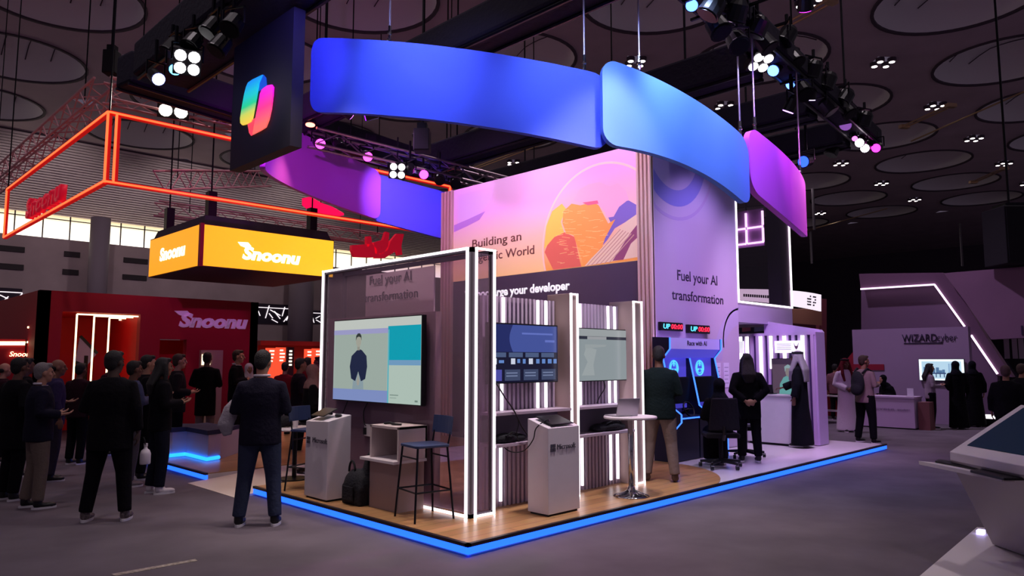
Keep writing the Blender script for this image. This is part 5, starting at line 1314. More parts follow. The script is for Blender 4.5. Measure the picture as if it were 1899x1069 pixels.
for i, (xa, xb, c) in enumerate(((1378, 1392, (130, 60, 90)), (1400, 1417, (96, 92, 140)), (1424, 1446, (40, 36, 60)))):
    P = [at(x, y, 22.7) for x, y in ((xa, 598), (xb, 597), (xb, 614), (xa, 616))]; MB().prism(P, _F * .1).build('picture', mat('bk_pic_%d' % i, c, .6), bk)

# ------------------------------------------------------------------ white angular touch-screen desk in the right foreground
kd = thing('touchscreen_desk', (4.2, -3.2, .02), 'white angular desk with a sloping dark blue screen in the right foreground', 'desk')
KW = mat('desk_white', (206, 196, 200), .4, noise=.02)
ZA = .92
A = onz(1761, 838, ZA); B_ = onz(1930, 871, ZA)
Dd = at(1893, 751, depth(A) + .55); Ee = Dd + (B_ - A)
Dd.z = Ee.z = Dd.z
dn = Vector((0, 0, -.07))
MB().hexa([A + dn, B_ + dn, Ee + dn, Dd + dn, A, B_, Ee, Dd]).build('top_slab', KW, kd, bevel=.006)
def tp_(s, t): return A + (B_ - A) * s + (Dd - A) * t
nn = (B_ - A).cross(Dd - A).normalized(); nn = nn if nn.z > 0 else -nn
MB().prism([tp_(.09, .14) + nn * .002, tp_(.95, .14) + nn * .002, tp_(.95, .93) + nn * .002, tp_(.09, .93) + nn * .002], nn * .004).build('screen', mat('desk_screen', (6, 24, 42), .5, emit=(8, 34, 56), es=.3, spec=.15), kd)
F0_ = A + dn; F1_ = B_ + dn; zf = .74
bl = onz(1841, 1010, .03); br_ = bl + (B_ - A).normalized() * .9; inn = _F0 * .7
fl = Vector((F0_.x, F0_.y, F0_.z)); 
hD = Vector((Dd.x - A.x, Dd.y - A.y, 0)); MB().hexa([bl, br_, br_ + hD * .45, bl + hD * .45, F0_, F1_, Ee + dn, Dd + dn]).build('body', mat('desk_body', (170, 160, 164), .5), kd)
# keyboard tray
T0 = onz(1704, 862, .78); T1 = onz(1858, 894, .78); T2 = onz(1935, 894, .78); T3 = A + (B_ - A) * .5; T3 = Vector((T3.x, T3.y, .78)); T4 = Vector((A.x, A.y, .78)) + _F0 * .12
MB().prism([T0, T1, T2, T3 + _F0 * .1, T4], (0, 0, .03)).build('tray', KW, kd)
def flat(name, pts, h, z, m, label, cat):
    P = [onz(x, y, z) for x, y in pts]; t = thing(name, sum(P, Vector()) / len(P), label, cat)
    MB().prism(P, (0, 0, h)).build('case', m, t, bevel=.004)
    c = sum(P, Vector()) / len(P); Q = [c + (p - c) * .86 + Vector((0, 0, h + .0005)) for p in P]; MB().prism(Q, (0, 0, .001)).build('screen', SCREENOFF, t); return t
flat('tablet', ((1734, 858.5), (1742, 855.5), (1828, 869), (1818, 874)), .015, .811, BLACKP, 'slim dark tablet lying on the white desk tray, nearer its tip', 'tablet')
flat('tablet', ((1799, 877), (1836, 873.5), (1905, 882), (1900, 892), (1862, 892)), .02, .811, BLACKP, 'larger dark tablet on the white desk tray at the picture edge', 'tablet')
pb = thing('white_plinth', (4.4, -3.3, 0), 'low white floor plinth under the angular desk', 'plinth')
P = [onz(x, y, .02) for x, y in ((1690, 1082), (1812, 978), (2150, 1010), (2150, 1180), (1700, 1180))]; MB().prism([Vector((p.x, p.y, 0)) for p in P], (0, 0, .02)).build('plate', mat('plinth_white', (214, 206, 206), .4), pb)
p = onz(1818, 984, .06); MB().box(p.x - .03, p.y - .03, .022, p.x + .06, p.y + .03, .06).build('led_strip', mat('lilac_led', (200, 190, 255), .5, emit=(190, 180, 255), es=2.5), pb)
ft = thing('floor_tape', onz(290, 1052, 0), 'pale scuffed tape strip on the carpet at the bottom left', 'tape'); P = [onz(x, y, .0) for x, y in ((205, 1066), (362, 1038), (366, 1041), (215, 1069))]; MB().prism(P, (0, 0, .003)).build('strip', mat('tape_pale', (150, 138, 128), .8, noise=.5, nscale=30), ft)

# ------------------------------------------------------------------ people
SKIN = {'fair': mat('skin_fair', (172, 124, 102), .6), 'tan': mat('skin_tan', (136, 92, 72), .6), 'brown': mat('skin_brown', (104, 68, 52), .6), 'dark': mat('skin_dark', (66, 44, 36), .6)}
def cloth(nm, c, **k): return mat('cloth_' + nm, tuple(int(x * .8) for x in c), .92, bump=.35, bscale=30, spec=.12, **k)
HAIRB = mat('hair_black', (22, 18, 20), .7, bump=.5, bscale=120); HAIRG = mat('hair_grey', (120, 112, 112), .7, bump=.5, bscale=120); HAIRBR = mat('hair_brown', (58, 40, 32), .7, bump=.5, bscale=120)
EYE = mat('eye_dark', (24, 18, 18), .3); LIP = mat('lip', (132, 72, 66), .6); SOLE = mat('sole_white', (205, 200, 205), .6)
ARMS = {   # elbow, wrist, finger direction, palm normal for the right arm (x out to the side, y ahead)
    'down': ((.245, -.03, 1.14), (.262, .03, .90), (.0, .15, -1), (-1, .1, 0)),
    'fold': ((.25, -.04, 1.15), (.20, .20, 1.12), (-.35, .9, .1), (-.3, -.1, 1)),
    'hold': ((.25, -.02, 1.15), (.13, .24, 1.16), (-.5, .8, .2), (-.2, -.2, 1)),
    'phone': ((.24, .02, 1.15), (.10, .24, 1.30), (-.3, .4, .8), (-.2, -1, .2)),
    'behind': ((.27, -.12, 1.15), (.07, -.19, .98), (-.9, -.1, -.3), (0, 1, 0)),
    'front': ((.26, -.02, 1.14), (.07, .19, 1.02), (-.9, .25, -.25), (0, -1, 0)),
    'pocket': ((.29, -.07, 1.15), (.22, .04, .96), (-.2, .3, -1), (-1, 0, 0)),
    'desk': ((.25, .12, 1.17), (.22, .36, 1.06), (0, 1, -.1), (0, 0, -1)),
    'side': ((.30, .0, 1.15), (.40, .12, 1.00), (.4, .8, -.2), (0, 0, -1)),
    'chest': ((.26, .03, 1.17), (.06, .21, 1.20), (-1, .1, .1), (0, -1, 0)),
}
def remesh(o, v, it=3, fac=.5):
    r = o.modifiers.new('skin', 'REMESH'); r.mode = 'VOXEL'; r.voxel_size = v; r.use_smooth_shade = True
    s = o.modifiers.new('soft', 'SMOOTH'); s.iterations = it; s.factor = fac
def person(pos, yaw, H, label, skin='tan', top='jacket', topm=None, botm=None, shoem=None, hair='short', hairm=None, arms=('down', 'down'), head_turn=0, nod=0, step=.0, spread=.1, seat=None, detail=1, collar=None, girth=1.0, group=None, scarfm=None, agal=False, sole=True, hem=.80, lean=0.0):
    k = H / 1.75
    t = thing('person', pos, label, 'person', group, rz=yaw - math.pi / 2)
    V = lambda x, y, z: Vector((x * k, (y + lean * max(0, z - .95)) * k, z * k))
    dz = 0.0
    if seat is not None: dz = (seat + .08) - .95                     # drop of the hips when sitting, in units of a 1.75 m figure
    def T(p): q = Vector(p); return V(q.x, q.y, q.z + dz)
    # --- joints
    hipz = .93 + dz
    legs = []
    for s in (-1, 1):
        st = step * s
        if seat is None:
            hp, kn, an = (s * .09, 0, .93), (s * ((spread * .5 + .05) * .52 + .045), st * .5 + .015, .50), (s * (spread * .5 + .05), st - .03, .085)
        else:
            hp, kn, an = (s * .09, 0, hipz), (s * .11, .42, hipz - .02), (s * .11, .38 if seat < .6 else .26, .085 if seat < .6 else max(.085, hipz - .5))
        legs.append([Vector((q[0] * k, q[1] * k, q[2] * k)) for q in (hp, kn, an)])
    arm = []
    for s, a in zip((-1, 1), arms):
        e, w, fd, pn = ARMS[a]
        m = lambda q: Vector((q[0] * s, q[1], q[2]))
        arm.append((T((s * .178, -.005, 1.385)), T(m(e)), T(m(w)), m(fd).normalized(), m(pn).normalized()))
    # --- body: one surface of skin from crown to ankle
    b = MB()
    yaw_h = Matrix.Rotation(head_turn, 3, 'Z') @ Matrix.Rotation(nod, 3, 'X')
    hc = T((0, .025, 1.625))
    hd = lambda x, y, z: hc + yaw_h @ Vector((x * k, y * k, z * k))
    b.ell(hd(0, -.01, .025), (.074 * k, .094 * k, .098 * k), yaw_h, 16)
    b.ell(hd(0, .022, -.045), (.058 * k, .066 * k, .075 * k), yaw_h, 14)
    b.ell(hd(0, .055, -.088), (.03 * k, .03 * k, .026 * k), yaw_h, 10)
    b.tube([hd(0, .088, .02), hd(0, .108, -.022), hd(0, .09, -.03)], [.010 * k, .017 * k, .012 * k], 8)
    b.ell(hd(0, .083, .036), (.045 * k, .014 * k, .012 * k), yaw_h, 8)
    b.ell(hd(0, .082, -.056), (.022 * k, .014 * k, .011 * k), yaw_h, 8)
    for s in (-1, 1):
        b.ell(hd(s * .076, -.005, -.005), (.012 * k, .022 * k, .032 * k), yaw_h, 8)
        b.ell(hd(s * .042, .06, -.02), (.022 * k, .02 * k, .02 * k), yaw_h, 8)
    b.tube([T((0, -.015, 1.42)), T((0, .0, 1.5)), hd(0, -.005, -.06)], [.064 * k, .054 * k, .054 * k], 12)
    b.tube([T((0, 0, .90)), T((0, 0, 1.02)), T((0, .01, 1.2)), T((0, 0, 1.36)), T((0, -.01, 1.44))], [(.15 * k, .1 * k), (.135 * k, .095 * k), (.15 * k, .105 * k), (.17 * k, .1 * k), (.09 * k, .06 * k)], 14)
    for hp, kn, an in legs: b.tube([hp, hp.lerp(kn, .5), kn, kn.lerp(an, .35), an, an + Vector((0, .0, -.05 * k))], [.08 * k, .07 * k, .052 * k, .052 * k, .038 * k, .04 * k], 10)
    for sh, el, wr, fd, pn in arm:
        b.tube([sh, sh.lerp(el, .5), el, el.lerp(wr, .4), wr], [.05 * k, .045 * k, .038 * k, .036 * k, .026 * k], 10)
        side = fd.cross(pn).normalized(); R3 = Matrix((side, pn, fd)).transposed()
        inn = 1 if side.x * sh.x < 0 else -1
        b.tube([wr - fd * .01 * k, wr + fd * .035 * k, wr + fd * .095 * k], [(.024 * k, .02 * k), (.036 * k, .018 * k), (.04 * k, .014 * k)], 8) if False else b.ell(wr + fd * .05 * k, (.040 * k, .016 * k, .058 * k), R3, 10)
        for j, (off, ln) in enumerate(((-.029, .066), (-.0095, .078), (.0105, .074), (.029, .058))):
            r0 = wr + fd * .085 * k + side * off * k; r1 = r0 + fd * ln * .55 * k + pn * .010 * k; r2 = r0 + fd * ln * .85 * k + pn * .034 * k
            b.tube([r0 - fd * .02 * k, r0, r1, r2], [.0095 * k, .0095 * k, .0088 * k, .0075 * k], 6)
        th0 = wr + fd * .03 * k - side * (.032 * k); b.tube([th0, th0 - side * .022 * k + fd * .03 * k + pn * .012 * k, th0 - side * .024 * k + fd * .058 * k + pn * .026 * k], [.012 * k, .0105 * k, .0085 * k], 6)
    body = b.build('body', SKIN[skin], t, local=True); remesh(body, .0095 if detail else .013, 2, .4)
    if detail and hair != 'ghutra_back':
        for s in (-1, 1): MB().ell(hd(s * .031, .078, .012), (.012 * k, .008 * k, .007 * k), yaw_h, 8).build('eye', EYE, t, local=True, smooth=True)
        MB().ell(hd(0, .094, -.055), (.02 * k, .006 * k, .006 * k), yaw_h, 8).build('mouth', LIP, t, local=True, smooth=True)
    # --- hair or head covering
    hm = hairm or HAIRB
    b = MB()
    if hair in ('short', 'long', 'bun'):
        b.ell(hd(0, -.026, .044), (.083 * k, .094 * k, .092 * k), yaw_h, 16); b.ell(hd(0, -.055, .0), (.074 * k, .06 * k, .085 * k), yaw_h, 12); b.ell(hd(0, .045, .098), (.06 * k, .045 * k, .03 * k), yaw_h, 10)
        if hair == 'long':
            b.tube([hd(0, -.05, .03), hd(0, -.085, -.08), T((0, -.14, 1.40)), T((0, -.135, 1.27))], [(.085 * k, .06 * k), (.1 * k, .06 * k), (.12 * k, .045 * k), (.07 * k, .025 * k)], 12)
            for s in (-1, 1): b.tube([hd(s * .06, -.02, .05), hd(s * .085, 0, -.05), T((s * .1, .02, 1.44))], [.04 * k, .035 * k, .03 * k], 8)
        o = b.build('hair', hm, t, local=True); remesh(o, .012, 3)
    elif hair == 'bald':
        b.ell(hd(0, -.05, -.005), (.081 * k, .062 * k, .05 * k), yaw_h, 12); o = b.build('hair', hm, t, local=True); remesh(o, .012, 2)
    elif hair == 'hijab':
        b.ell(hd(0, -.02, .03), (.094 * k, .104 * k, .106 * k), yaw_h, 16)
        b.tube([hd(0, -.015, .0), hd(0, -.005, -.1), T((0, .0, 1.46)), T((0, .0, 1.38))], [(.092 * k, .085 * k), (.092 * k, .085 * k), (.13 * k, .11 * k), (.20 * k, .13 * k)], 14)
        o = b.build('headscarf', scarfm or hm, t, local=True); remesh(o, .014, 4)
    elif hair == 'ghutra':
        b.ell(hd(0, -.018, .04), (.092 * k, .106 * k, .1 * k), yaw_h, 16)
        b.tube([hd(0, -.04, .05), hd(0, -.075, -.05), T((0, -.115, 1.40)), T((0, -.13, 1.18))], [(.09 * k, .07 * k), (.12 * k, .06 * k), (.18 * k, .055 * k), (.15 * k, .03 * k)], 14)
        for s in (-1, 1): b.tube([hd(s * .075, .0, .05), hd(s * .098, .015, -.06), T((s * .12, .10, 1.38)), T((s * .09, .13, 1.20))], [(.03 * k, .05 * k), (.03 * k, .055 * k), (.035 * k, .05 * k), (.02 * k, .04 * k)], 10)
        o = b.build('headcloth', scarfm or hm, t, local=True); remesh(o, .013, 3)
        if agal:
            b = MB()
            for z in (.085, .105):
                b.tube([hd(.086 * math.cos(2 * math.pi * q / 16), -.012 + .1 * math.sin(2 * math.pi * q / 16), z) for q in range(17)], .011 * k, 6, cap=False)
            b.build('headband', BLACK, t, local=True, smooth=True)
    # --- clothing
    g = girth
    tm = topm or cloth('black', (20, 18, 24))
    if top in ('jacket', 'shirt'):
        b = MB(); th = .012 if top == 'shirt' else .024
        hz = hem
        def ring(z, rx, ry): return T((0, 0 if z < 1.3 else -.005, z)), ((rx * g + th) * k, (ry * g + th) * k)
        RR = [ring(hz, .168, .118), ring(.95, .165, .118), ring(1.08, .155, .11), ring(1.22, .168, .118), ring(1.33, .172, .108), ring(1.39, .158, .092), ring(1.435, .118, .076), ring(1.475, .068, .06)]
        if seat is not None: RR = RR[1:]
        b.tube([r[0] for r in RR], [r[1] for r in RR], 18)
        for sh, el, wr, fd, pn in arm:
            e2 = el.lerp(wr, .92)
            b.tube([sh.lerp(Vector((0, sh.y, sh.z)), .35), sh, sh.lerp(el, .5), el, el.lerp(wr, .5), e2], [(.048 + th) * k, (.05 + th) * k, (.046 + th) * k, (.041 + th) * k, (.037 + th) * k, (.032 + th) * k], 12)
            b.ell(sh + Vector((0, 0, -.012 * k)), ((.05 + th) * k,) * 3, seg=10)
        o = b.build('jacket' if top == 'jacket' else 'shirt', tm, t, local=True); remesh(o, .016, 4)
        if collar is not None:
            b = MB(); b.tube([T((.074 * math.cos(2 * math.pi * q / 14), -.005 + .07 * math.sin(2 * math.pi * q / 14), 1.485 + (.012 if math.sin(2 * math.pi * q / 14) < 0 else -.02))) for q in range(15)], .014 * k, 6, cap=False)
            b.build('collar', collar, t, local=True, smooth=True)
        bm_ = botm or cloth('charcoal', (30, 30, 40))
        b = MB(); b.tube([T((0, 0, .99)), T((0, 0, .9)), T((0, .0, .83 if seat is None else .88))], [(.15 * g * k, .11 * g * k), (.165 * g * k, .122 * g * k), (.14 * k, .1 * k)], 14)
        for hp, kn, an in legs:
            b.tube([hp, hp.lerp(kn, .3), kn, kn.lerp(an, .4), an + Vector((0, 0, .01 * k))], [.098 * g * k, .098 * g * k, .08 * k, .074 * k, .066 * k], 12)
            b.ell(hp, (.1 * g * k, .11 * g * k, .1 * k), seg=10)
        o = b.build('trousers', bm_, t, local=True); remesh(o, .015, 3)
    elif top == 'robe':
        b = MB()
        if seat is None:
            RR = [((0, -.02, .035), (.25, .2)), ((0, -.015, .3), (.235, .18)), ((0, 0, .7), (.205, .15)), ((0, 0, 1.05), (.19, .135)), ((0, 0, 1.3), (.2, .13)), ((0, -.005, 1.42), (.17, .1)), ((0, 0, 1.49), (.07, .062))]
        else:
            RR = [((0, 0, .86), (.2, .17)), ((0, 0, 1.05), (.19, .14)), ((0, 0, 1.3), (.2, .13)), ((0, -.005, 1.42), (.17, .1)), ((0, 0, 1.49), (.07, .062))]
        b.tube([T(r[0]) for r in RR], [(r[1][0] * g * k, r[1][1] * g * k) for r in RR], 20)
        if seat is not None:
            kz = legs[0][1].z
            b.tube([Vector((0, 0, hipz * k)), Vector((0, .25 * k, (hipz - .0) * k)), Vector((0, .44 * k, kz))], [(.2 * k, .12 * k), (.21 * k, .11 * k), (.2 * k, .09 * k)], 14)
            b.tube([Vector((0, .42 * k, kz)), Vector((0, .42 * k, kz * .5)), Vector((0, .40 * k, .08 * k if seat < .6 else kz * .4))], [(.2 * k, .09 * k), (.2 * k, .1 * k), (.2 * k, .12 * k)], 14)
        for sh, el, wr, fd, pn in arm:
            b.tube([sh.lerp(Vector((0, sh.y, sh.z)), .35), sh, sh.lerp(el, .5), el, el.lerp(wr, .5), el.lerp(wr, .95)], [.06 * k, .068 * k, .07 * k, .074 * k, .074 * k, .074 * k], 12); b.ell(sh, (.066 * k,) * 3, seg=10)
        o = b.build('robe', tm, t, local=True); remesh(o, .018, 5)
    sm_ = shoem or mat('shoe_black', (16, 15, 18), .45)
    for hp, kn, an in legs:
        if top == 'robe' and seat is None: an = Vector((an.x, an.y + .03, an.z))
        b = MB(); z0 = an.z - .085 * k
        b.ell(Vector((an.x, an.y + .015 * k, z0 + .05 * k)), (.043 * k, .06 * k, .05 * k), seg=12); b.ell(Vector((an.x, an.y + .10 * k, z0 + .038 * k)), (.046 * k, .105 * k, .036 * k), seg=12); b.tube([Vector((an.x, an.y, z0 + .04 * k)), Vector((an.x, an.y, z0 + .11 * k))], .047 * k, 10)
        s_ = b.build('shoe', sm_, t, local=True); remesh(s_, .011, 2)
        if sole:
            P = [(an.x + .047 * k * math.sin(a) * (1 if math.cos(a) > -.3 else .85), an.y + .07 * k - .132 * k * math.cos(a), z0) for a in [2 * math.pi * q / 18 for q in range(18)]]
            MB().prism(P, (0, 0, .024 * k)).build('sole', SOLE, s_, local=True)
    return t, T, V
def face_to(px, rel, extra=0):
    """heading of someone at picture column px, turned rel degrees clockwise from looking straight away from the camera"""
    return math.radians(45) - math.atan((px - CX) / FPX) - math.radians(rel)
def stand(px, py, rel, H, label, z=0.0, **k): return person(onz(px, py, z), face_to(px, rel), H, label, **k)
def stand_d(px, dep, rel, H, label, z=0.0, **k):
    p = at(px, 667, dep); return person((p.x, p.y, z), face_to(px, rel), H, label, **k)
BLK = cloth('black', (16, 13, 20)); NAVY = cloth('navy', (30, 28, 48)); JEAN = cloth('jean_slate', (58, 66, 92)); BEIGE = cloth('beige', (136, 118, 108)); CHAR = cloth('charcoal', (30, 30, 40)); BLUESH = cloth('denim_blue', (80, 84, 120)); GREYT = cloth('grey_trouser', (98, 92, 104))
WHT = mat('shirt_white', (216, 206, 216), .8)
WSHOE = mat('shoe_white', (206, 198, 204), .55); PSHOE = mat('shoe_patterned', (96, 84, 84), .6, noise=.7, nscale=40)
R_ = math.radians
# crowd on the carpet, left
man, _, _ = stand(477, 975, 12, 1.77, 'man in dark jacket and slate jeans standing alone in front, seen from behind', skin='fair', topm=NAVY, botm=JEAN, arms=('hold', 'hold'), spread=.25, head_turn=R_(-10), nod=R_(-12), collar=mat('collar_white', (200, 190, 200), .8), girth=1.12)
blk, bT, bV = stand(196, 966, 20, 1.77, 'big man all in black with patterned trainers, seen from behind', skin='dark', topm=BLK, botm=BLK, shoem=PSHOE, arms=('fold', 'down'), spread=.28, girth=1.2, hem=.72, head_turn=R_(-25))
stand(62, 943, 82, 1.64, 'grey-haired man in navy blazer and beige trousers with white collar', skin='fair', hairm=HAIRG, topm=NAVY, botm=BEIGE, arms=('fold', 'fold'), step=.05, spread=.12, girth=1.14, collar=WHT, head_turn=R_(0))
stand(18, 928, 60, 1.70, 'man in long black coat cut by the left edge of the picture', skin='brown', topm=BLK, botm=BLK, arms=('pocket', 'pocket'), hem=.62, girth=1.1)
stand(92, 893, 80, 1.68, 'man in muted violet shirt standing behind the grey-haired man', skin='tan', topm=cloth('violet', (62, 50, 92)), botm=cloth('mauve_trouser', (66, 56, 74)), arms=('fold', 'down'), hair='bald', hairm=HAIRB, head_turn=R_(-10))
stand(236, 903, 70, 1.66, 'man in denim blue shirt and grey trousers behind the big man in black', skin='brown', topm=BLUESH, botm=GREYT, arms=('chest', 'chest'), shoem=mat('shoe_grey', (110, 100, 106), .6), girth=1.05)
stand(262, 889, 85, 1.74, 'tall man in black jacket facing right near the red booth recess', skin='fair', topm=BLK, botm=BLK, arms=('hold', 'hold'), head_turn=R_(0))
stand(290, 916, 75, 1.70, 'person in black top and dark jeans with bright white trainers', skin='tan', topm=BLK, botm=cloth('ink_jean', (26, 28, 46)), shoem=WSHOE, hair='long', arms=('hold', 'hold'), step=.03, spread=.08)
stand(322, 858, 85, 1.77, 'dark-haired man facing right behind the person with white trainers', skin='fair', topm=cloth('brownblack', (34, 28, 34)), botm=BLK, arms=('fold', 'fold'), hairm=HAIRBR)
stand_d(150, 11.8, 40, 1.62, 'person in dark clothes behind the crowd under the red booth recess', skin='brown', topm=cloth('wine', (52, 22, 34)), botm=BLK, detail=0)
stand_d(208, 13.0, 120, 1.72, 'man in dark top inside the red booth near the light lines', skin='brown', topm=cloth('wine', (52, 22, 34)), botm=BLK, detail=0)
stand_d(48, 10.6, 75, 1.70, 'dark-haired man behind the grey-haired man at the far left', skin='brown', topm=BLK, botm=BLK, detail=0)
stand_d(8, 12.0, 80, 1.62, 'red-lit bald man by the counter at the far left edge', skin='fair', hair='bald', topm=cloth('wine', (52, 22, 34)), botm=BLK, detail=0)
# lounge corner
stand_d(384, 13.5, 15, 1.70, 'person in long black coat over pale shirt behind the lounge bench', skin='brown', topm=BLK, botm=cloth('pale_stone', (140, 126, 128)), z=ZD, arms=('fold', 'fold'), hem=.55, detail=0)
stand_d(440, 13.2, 105, 1.74, 'man in black blazer facing right with folded arms by the red wall', skin='fair', topm=BLK, botm=BLK, z=ZD, arms=('chest', 'chest'), hairm=HAIRBR, collar=WHT)
stand_d(462, 14.6, 165, 1.60, 'person wearing a white headscarf behind the man in black blazer', skin='tan', top='robe', topm=cloth('plum', (56, 34, 52)), hair='hijab', scarfm=cloth('offwhite', (206, 188, 196)), detail=0, arms=('front', 'front'))
stand_d(529, 15.5, 20, 1.62, 'person in red top just right of the front man, by the menu panels', skin='tan', topm=cloth('red', (120, 18, 34)), botm=BLK, detail=0)
stand_d(556, 12.8, 70, 1.70, 'man in dark jacket facing right near the glowing menu panels', skin='tan', topm=cloth('dusk', (38, 28, 42)), botm=BLK, detail=0, arms=('hold', 'fold'))
stand_d(570, 14.9, 25, 1.72, 'person in red shirt seen from behind before the menu panels', skin='brown', topm=cloth('red', (120, 18, 34)), botm=BLK, detail=0)
stand_d(592, 17.0, -70, 1.74, 'person in red shirt facing left beside the lit partition edge', skin='brown', topm=cloth('red2', (140, 20, 38)), botm=BLK, detail=0)
p = at(577, 760, 10.3)
person((p.x, p.y, ZD), face_to(577, 80), 1.62, 'woman in pinkish headscarf and black dress seated at the lounge table', skin='fair', top='robe', topm=BLK, hair='hijab', scarfm=cloth('blush', (176, 128, 128)), seat=.74, arms=('hold', 'hold'))
hs = thing('high_stool', (p.x, p.y, ZD), 'black high stool under the seated woman in pinkish headscarf', 'stool')
MB().lathe((p.x, p.y, ZD + .64), [(.17, 0), (.18, .03), (.17, .05)], 18).build('seat', BLACKP, hs); MB().tube([(p.x, p.y, ZD), (p.x, p.y, ZD + .65)], .025, 8).build('column', CHROME, hs); MB().lathe((p.x, p.y, ZD), [(.2, 0), (.19, .02), (.03, .04)], 20).build('base', CHROME, hs)
# stand, right side
stand(1226, 893, 4, 1.74, 'man in dark green jacket and beige trousers facing the arcade cabinet', z=ZD, skin='brown', topm=cloth('forest', (22, 34, 34)), botm=cloth('khaki', (140, 118, 110)), arms=('hold', 'hold'), shoem=mat('shoe_brown', (70, 50, 46), .6), spread=.26, nod=R_(-10), girth=1.12, sole=False)
stand(1391, 857, -10, 1.66, 'woman with long dark hair in black suit, hands clasped behind her back', z=ZD, skin='fair', topm=BLK, botm=BLK, hair='long', hairm=mat('hair_dark_brown', (30, 22, 26), .7, bump=.5, bscale=120), arms=('behind', 'behind'), spread=.16, hem=.70, girth=1.05)
stand(1487, 829, -75, 1.72, 'man in black robe and white headcloth leaning at the white reception counter', z=ZD, skin='brown', top='robe', topm=cloth('robe_black', (18, 18, 28)), hair='ghutra', scarfm=cloth('headcloth_grey', (196, 184, 196)), arms=('down', 'desk'), agal=True)
def office_chair(x, y, rz, label):
    t = thing('office_chair', (x, y, ZD), label, 'chair', rz=rz); b = MB()
    b.prism([(.24, -.2, .44), (.24, .2, .44), (.18, .25, .44), (-.18, .25, .44), (-.24, .2, .44), (-.24, -.2, .44)], (0, 0, .07)); b.build('seat', BLACK, t, local=True, bevel=.02)
    b = MB(); b.hexa([(-.22, -.27, .56), (.22, -.27, .56), (.22, -.22, .56), (-.22, -.22, .56), (-.18, -.34, 1.02), (.18, -.34, 1.02), (.18, -.30, 1.02), (-.18, -.30, 1.02)]); b.build('backrest', BLACK, t, local=True, bevel=.02)
    MB().tube([(0, -.2, .42), (0, -.26, .5), (0, -.27, .62)], .025, 8).build('back_bracket', BLACKP, t, local=True)
    MB().tube([(0, 0, .1), (0, 0, .44)], .03, 10).build('gas_lift', DARKMETAL, t, local=True)
    for q in range(5):
        a = 2 * math.pi * q / 5 + .3; e = Vector((.3 * math.cos(a), .3 * math.sin(a), .085))
        l = MB().tube([(0, 0, .11), e], [.03, .018], 8).build('leg', BLACKP, t, local=True)
        MB().tube([e + Vector((-.022, 0, -.05)), e + Vector((.022, 0, -.05))], .034, 12).build('caster', BLACKP, l, local=True)
    return t
sp = onz(1338, 868, ZD); sy = face_to(1338, -12)
person((sp.x, sp.y, ZD), sy, 1.64, 'woman in black robe and headscarf seated at the arcade cabinet', skin='fair', top='robe', topm=BLK, hair='hijab', scarfm=cloth('scarf_black', (22, 20, 30)), seat=.50, arms=('hold', 'hold'))
office_chair(sp.x, sp.y, sy - math.pi / 2, 'black office chair under the seated woman at the arcade cabinet')
q = onz(1408, 856, ZD); office_chair(q.x + .25, q.y + .35, R_(-60), 'black office chair beyond the woman with hands behind her back')
# booths on the right
stand(1572, 801, 150, 1.70, 'man in white robe and red headcloth with a badge at the lilac booth', skin='brown', top='robe', topm=cloth('thobe_white', (255, 240, 255)), hair='ghutra', scarfm=cloth('headcloth_red', (120, 34, 46)), agal=True, arms=('front', 'front'))
bp, _, _ = stand(1608, 822, 38, 1.76, 'man in beige shirt and dark trousers with a black backpack', skin='tan', top='shirt', topm=cloth('sand', (166, 138, 140)), botm=BLK, hair='short', hairm=HAIRBR, arms=('hold', 'hold'), spread=.26, girth=1.12, head_turn=R_(-20))
stand_d(1547, 20.4, 20, 1.55, 'person in pink top and dark trousers behind the booth side panel', skin='fair', topm=cloth('pink', (150, 100, 112)), botm=BLK, detail=0)
stand(1729, 796, 70, 1.58, 'woman in white sleeves and dark vest holding a phone by the booth television', skin='fair', top='shirt', topm=cloth('sleeve_white', (178, 158, 178)), botm=BLK, hair='long', arms=('hold', 'hold'), detail=0)
stand(1779, 796, -30, 1.64, 'nearer of two women in long black robes before the booth television', skin='fair', top='robe', topm=BLK, hair='hijab', scarfm=cloth('scarf_black', (22, 20, 30)), arms=('front', 'front'), detail=0)
stand(1810, 792, -25, 1.64, 'right-hand one of two women in long black robes before the booth television', skin='fair', top='robe', topm=BLK, hair='hijab', scarfm=cloth('scarf_black', (22, 20, 30)), arms=('down', 'down'), detail=0)
stand_d(1863, 12.0, 10, 1.58, 'man in dark coat with brown hair behind the touchscreen desk', skin='tan', topm=BLK, botm=BLK, hairm=mat('hair_auburn', (74, 50, 52), .7), girth=1.2, detail=0)
stand_d(1893, 13.2, 40, 1.60, 'man in dark coat cut by the right edge of the picture', skin='tan', topm=BLK, botm=BLK, hairm=HAIRBR, girth=1.1, detail=0)
lp_ = onx(1640, 720, 16.0)
person((16.2, lp_.y, 0), R_(150), 1.62, 'person in black robe leaning forward behind the lilac booth counter', skin='fair', top='robe', topm=BLK, hair='hijab', scarfm=BLK, seat=.50, arms=('hold', 'hold'), detail=0, lean=.35)
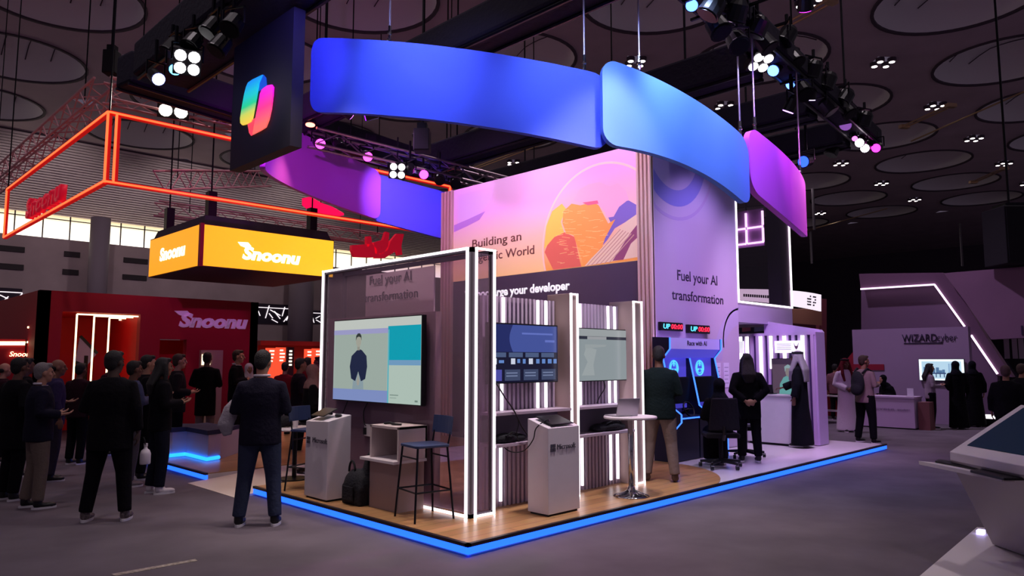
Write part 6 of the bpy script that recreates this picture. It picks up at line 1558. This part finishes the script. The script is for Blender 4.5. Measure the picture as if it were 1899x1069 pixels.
stl = thing('stool', (16.2, lp_.y, 0), 'low black stool under the person leaning behind the lilac counter', 'stool'); MB().lathe((16.2, lp_.y, .44), [(.18, 0), (.18, .06)], 16).build('seat', BLACKP, stl); MB().tube([(16.2, lp_.y, 0), (16.2, lp_.y, .44)], .03, 8).build('column', DARKMETAL, stl)
# things people carry
def carried(name, host, label, cat):
    t = thing(name, host.location, label, cat, rz=host.rotation_euler[2]); return t
k = carried('backpack', bp, 'black backpack worn by the man in beige shirt', 'backpack')
b = MB(); b.ell((.02, -.22, 1.2), (.15, .09, .25)); b.ell((.02, -.27, 1.08), (.13, .07, .13)); o = b.build('body', BAGM, k, local=True); remesh(o, .018, 4)
for s in (-1, 1): MB().tube([(s * .1, -.17, 1.4), (s * .12, -.05, 1.5), (s * .13, .1, 1.42), (s * .13, .13, 1.28)], .02, 8).build('strap', BAGM, k, local=True, smooth=True)
k = carried('bottle', blk, 'white plastic bottle hanging from the hand of the big man in black', 'bottle')
MB().lathe((.33, .09, .56), [(.018, 0), (.05, .0), (.054, .01), (.054, .11), (.042, .145), (.018, .165), (.016, .19)], 18).build('body', mat('bottle_white', (206, 196, 206), .4), k, local=True, smooth=True)
MB().lathe((.33, .09, .75), [(.02, 0), (.02, .03)], 14).build('cap', WHITE, k, local=True); MB().tube([(.33, .07, .77), (.325, .06, .82), (.31, .06, .85)], .007, 6).build('handle', BLACKP, k, local=True)
k = carried('folded_jacket', man, 'pale folded jacket hanging over the left arm of the front man', 'jacket')
b = MB(); b.tube([(-.22, .10, 1.30), (-.31, .06, 1.16), (-.36, .04, 1.0), (-.33, .05, .9)], [(.05, .03), (.085, .035), (.09, .03), (.05, .02)], 12); o = b.build('cloth', cloth('pale_grey', (186, 176, 188)), k, local=True); remesh(o, .014, 2)
k = carried('phone', man, 'dark phone held in both hands by the front man', 'phone'); MB().obox((0, .335, 1.235), (1, 0, 0), (0, .5, .86), (0, -.86, .5), .04, .075, .005).build('case', BLACKP, k, local=True, bevel=.002)
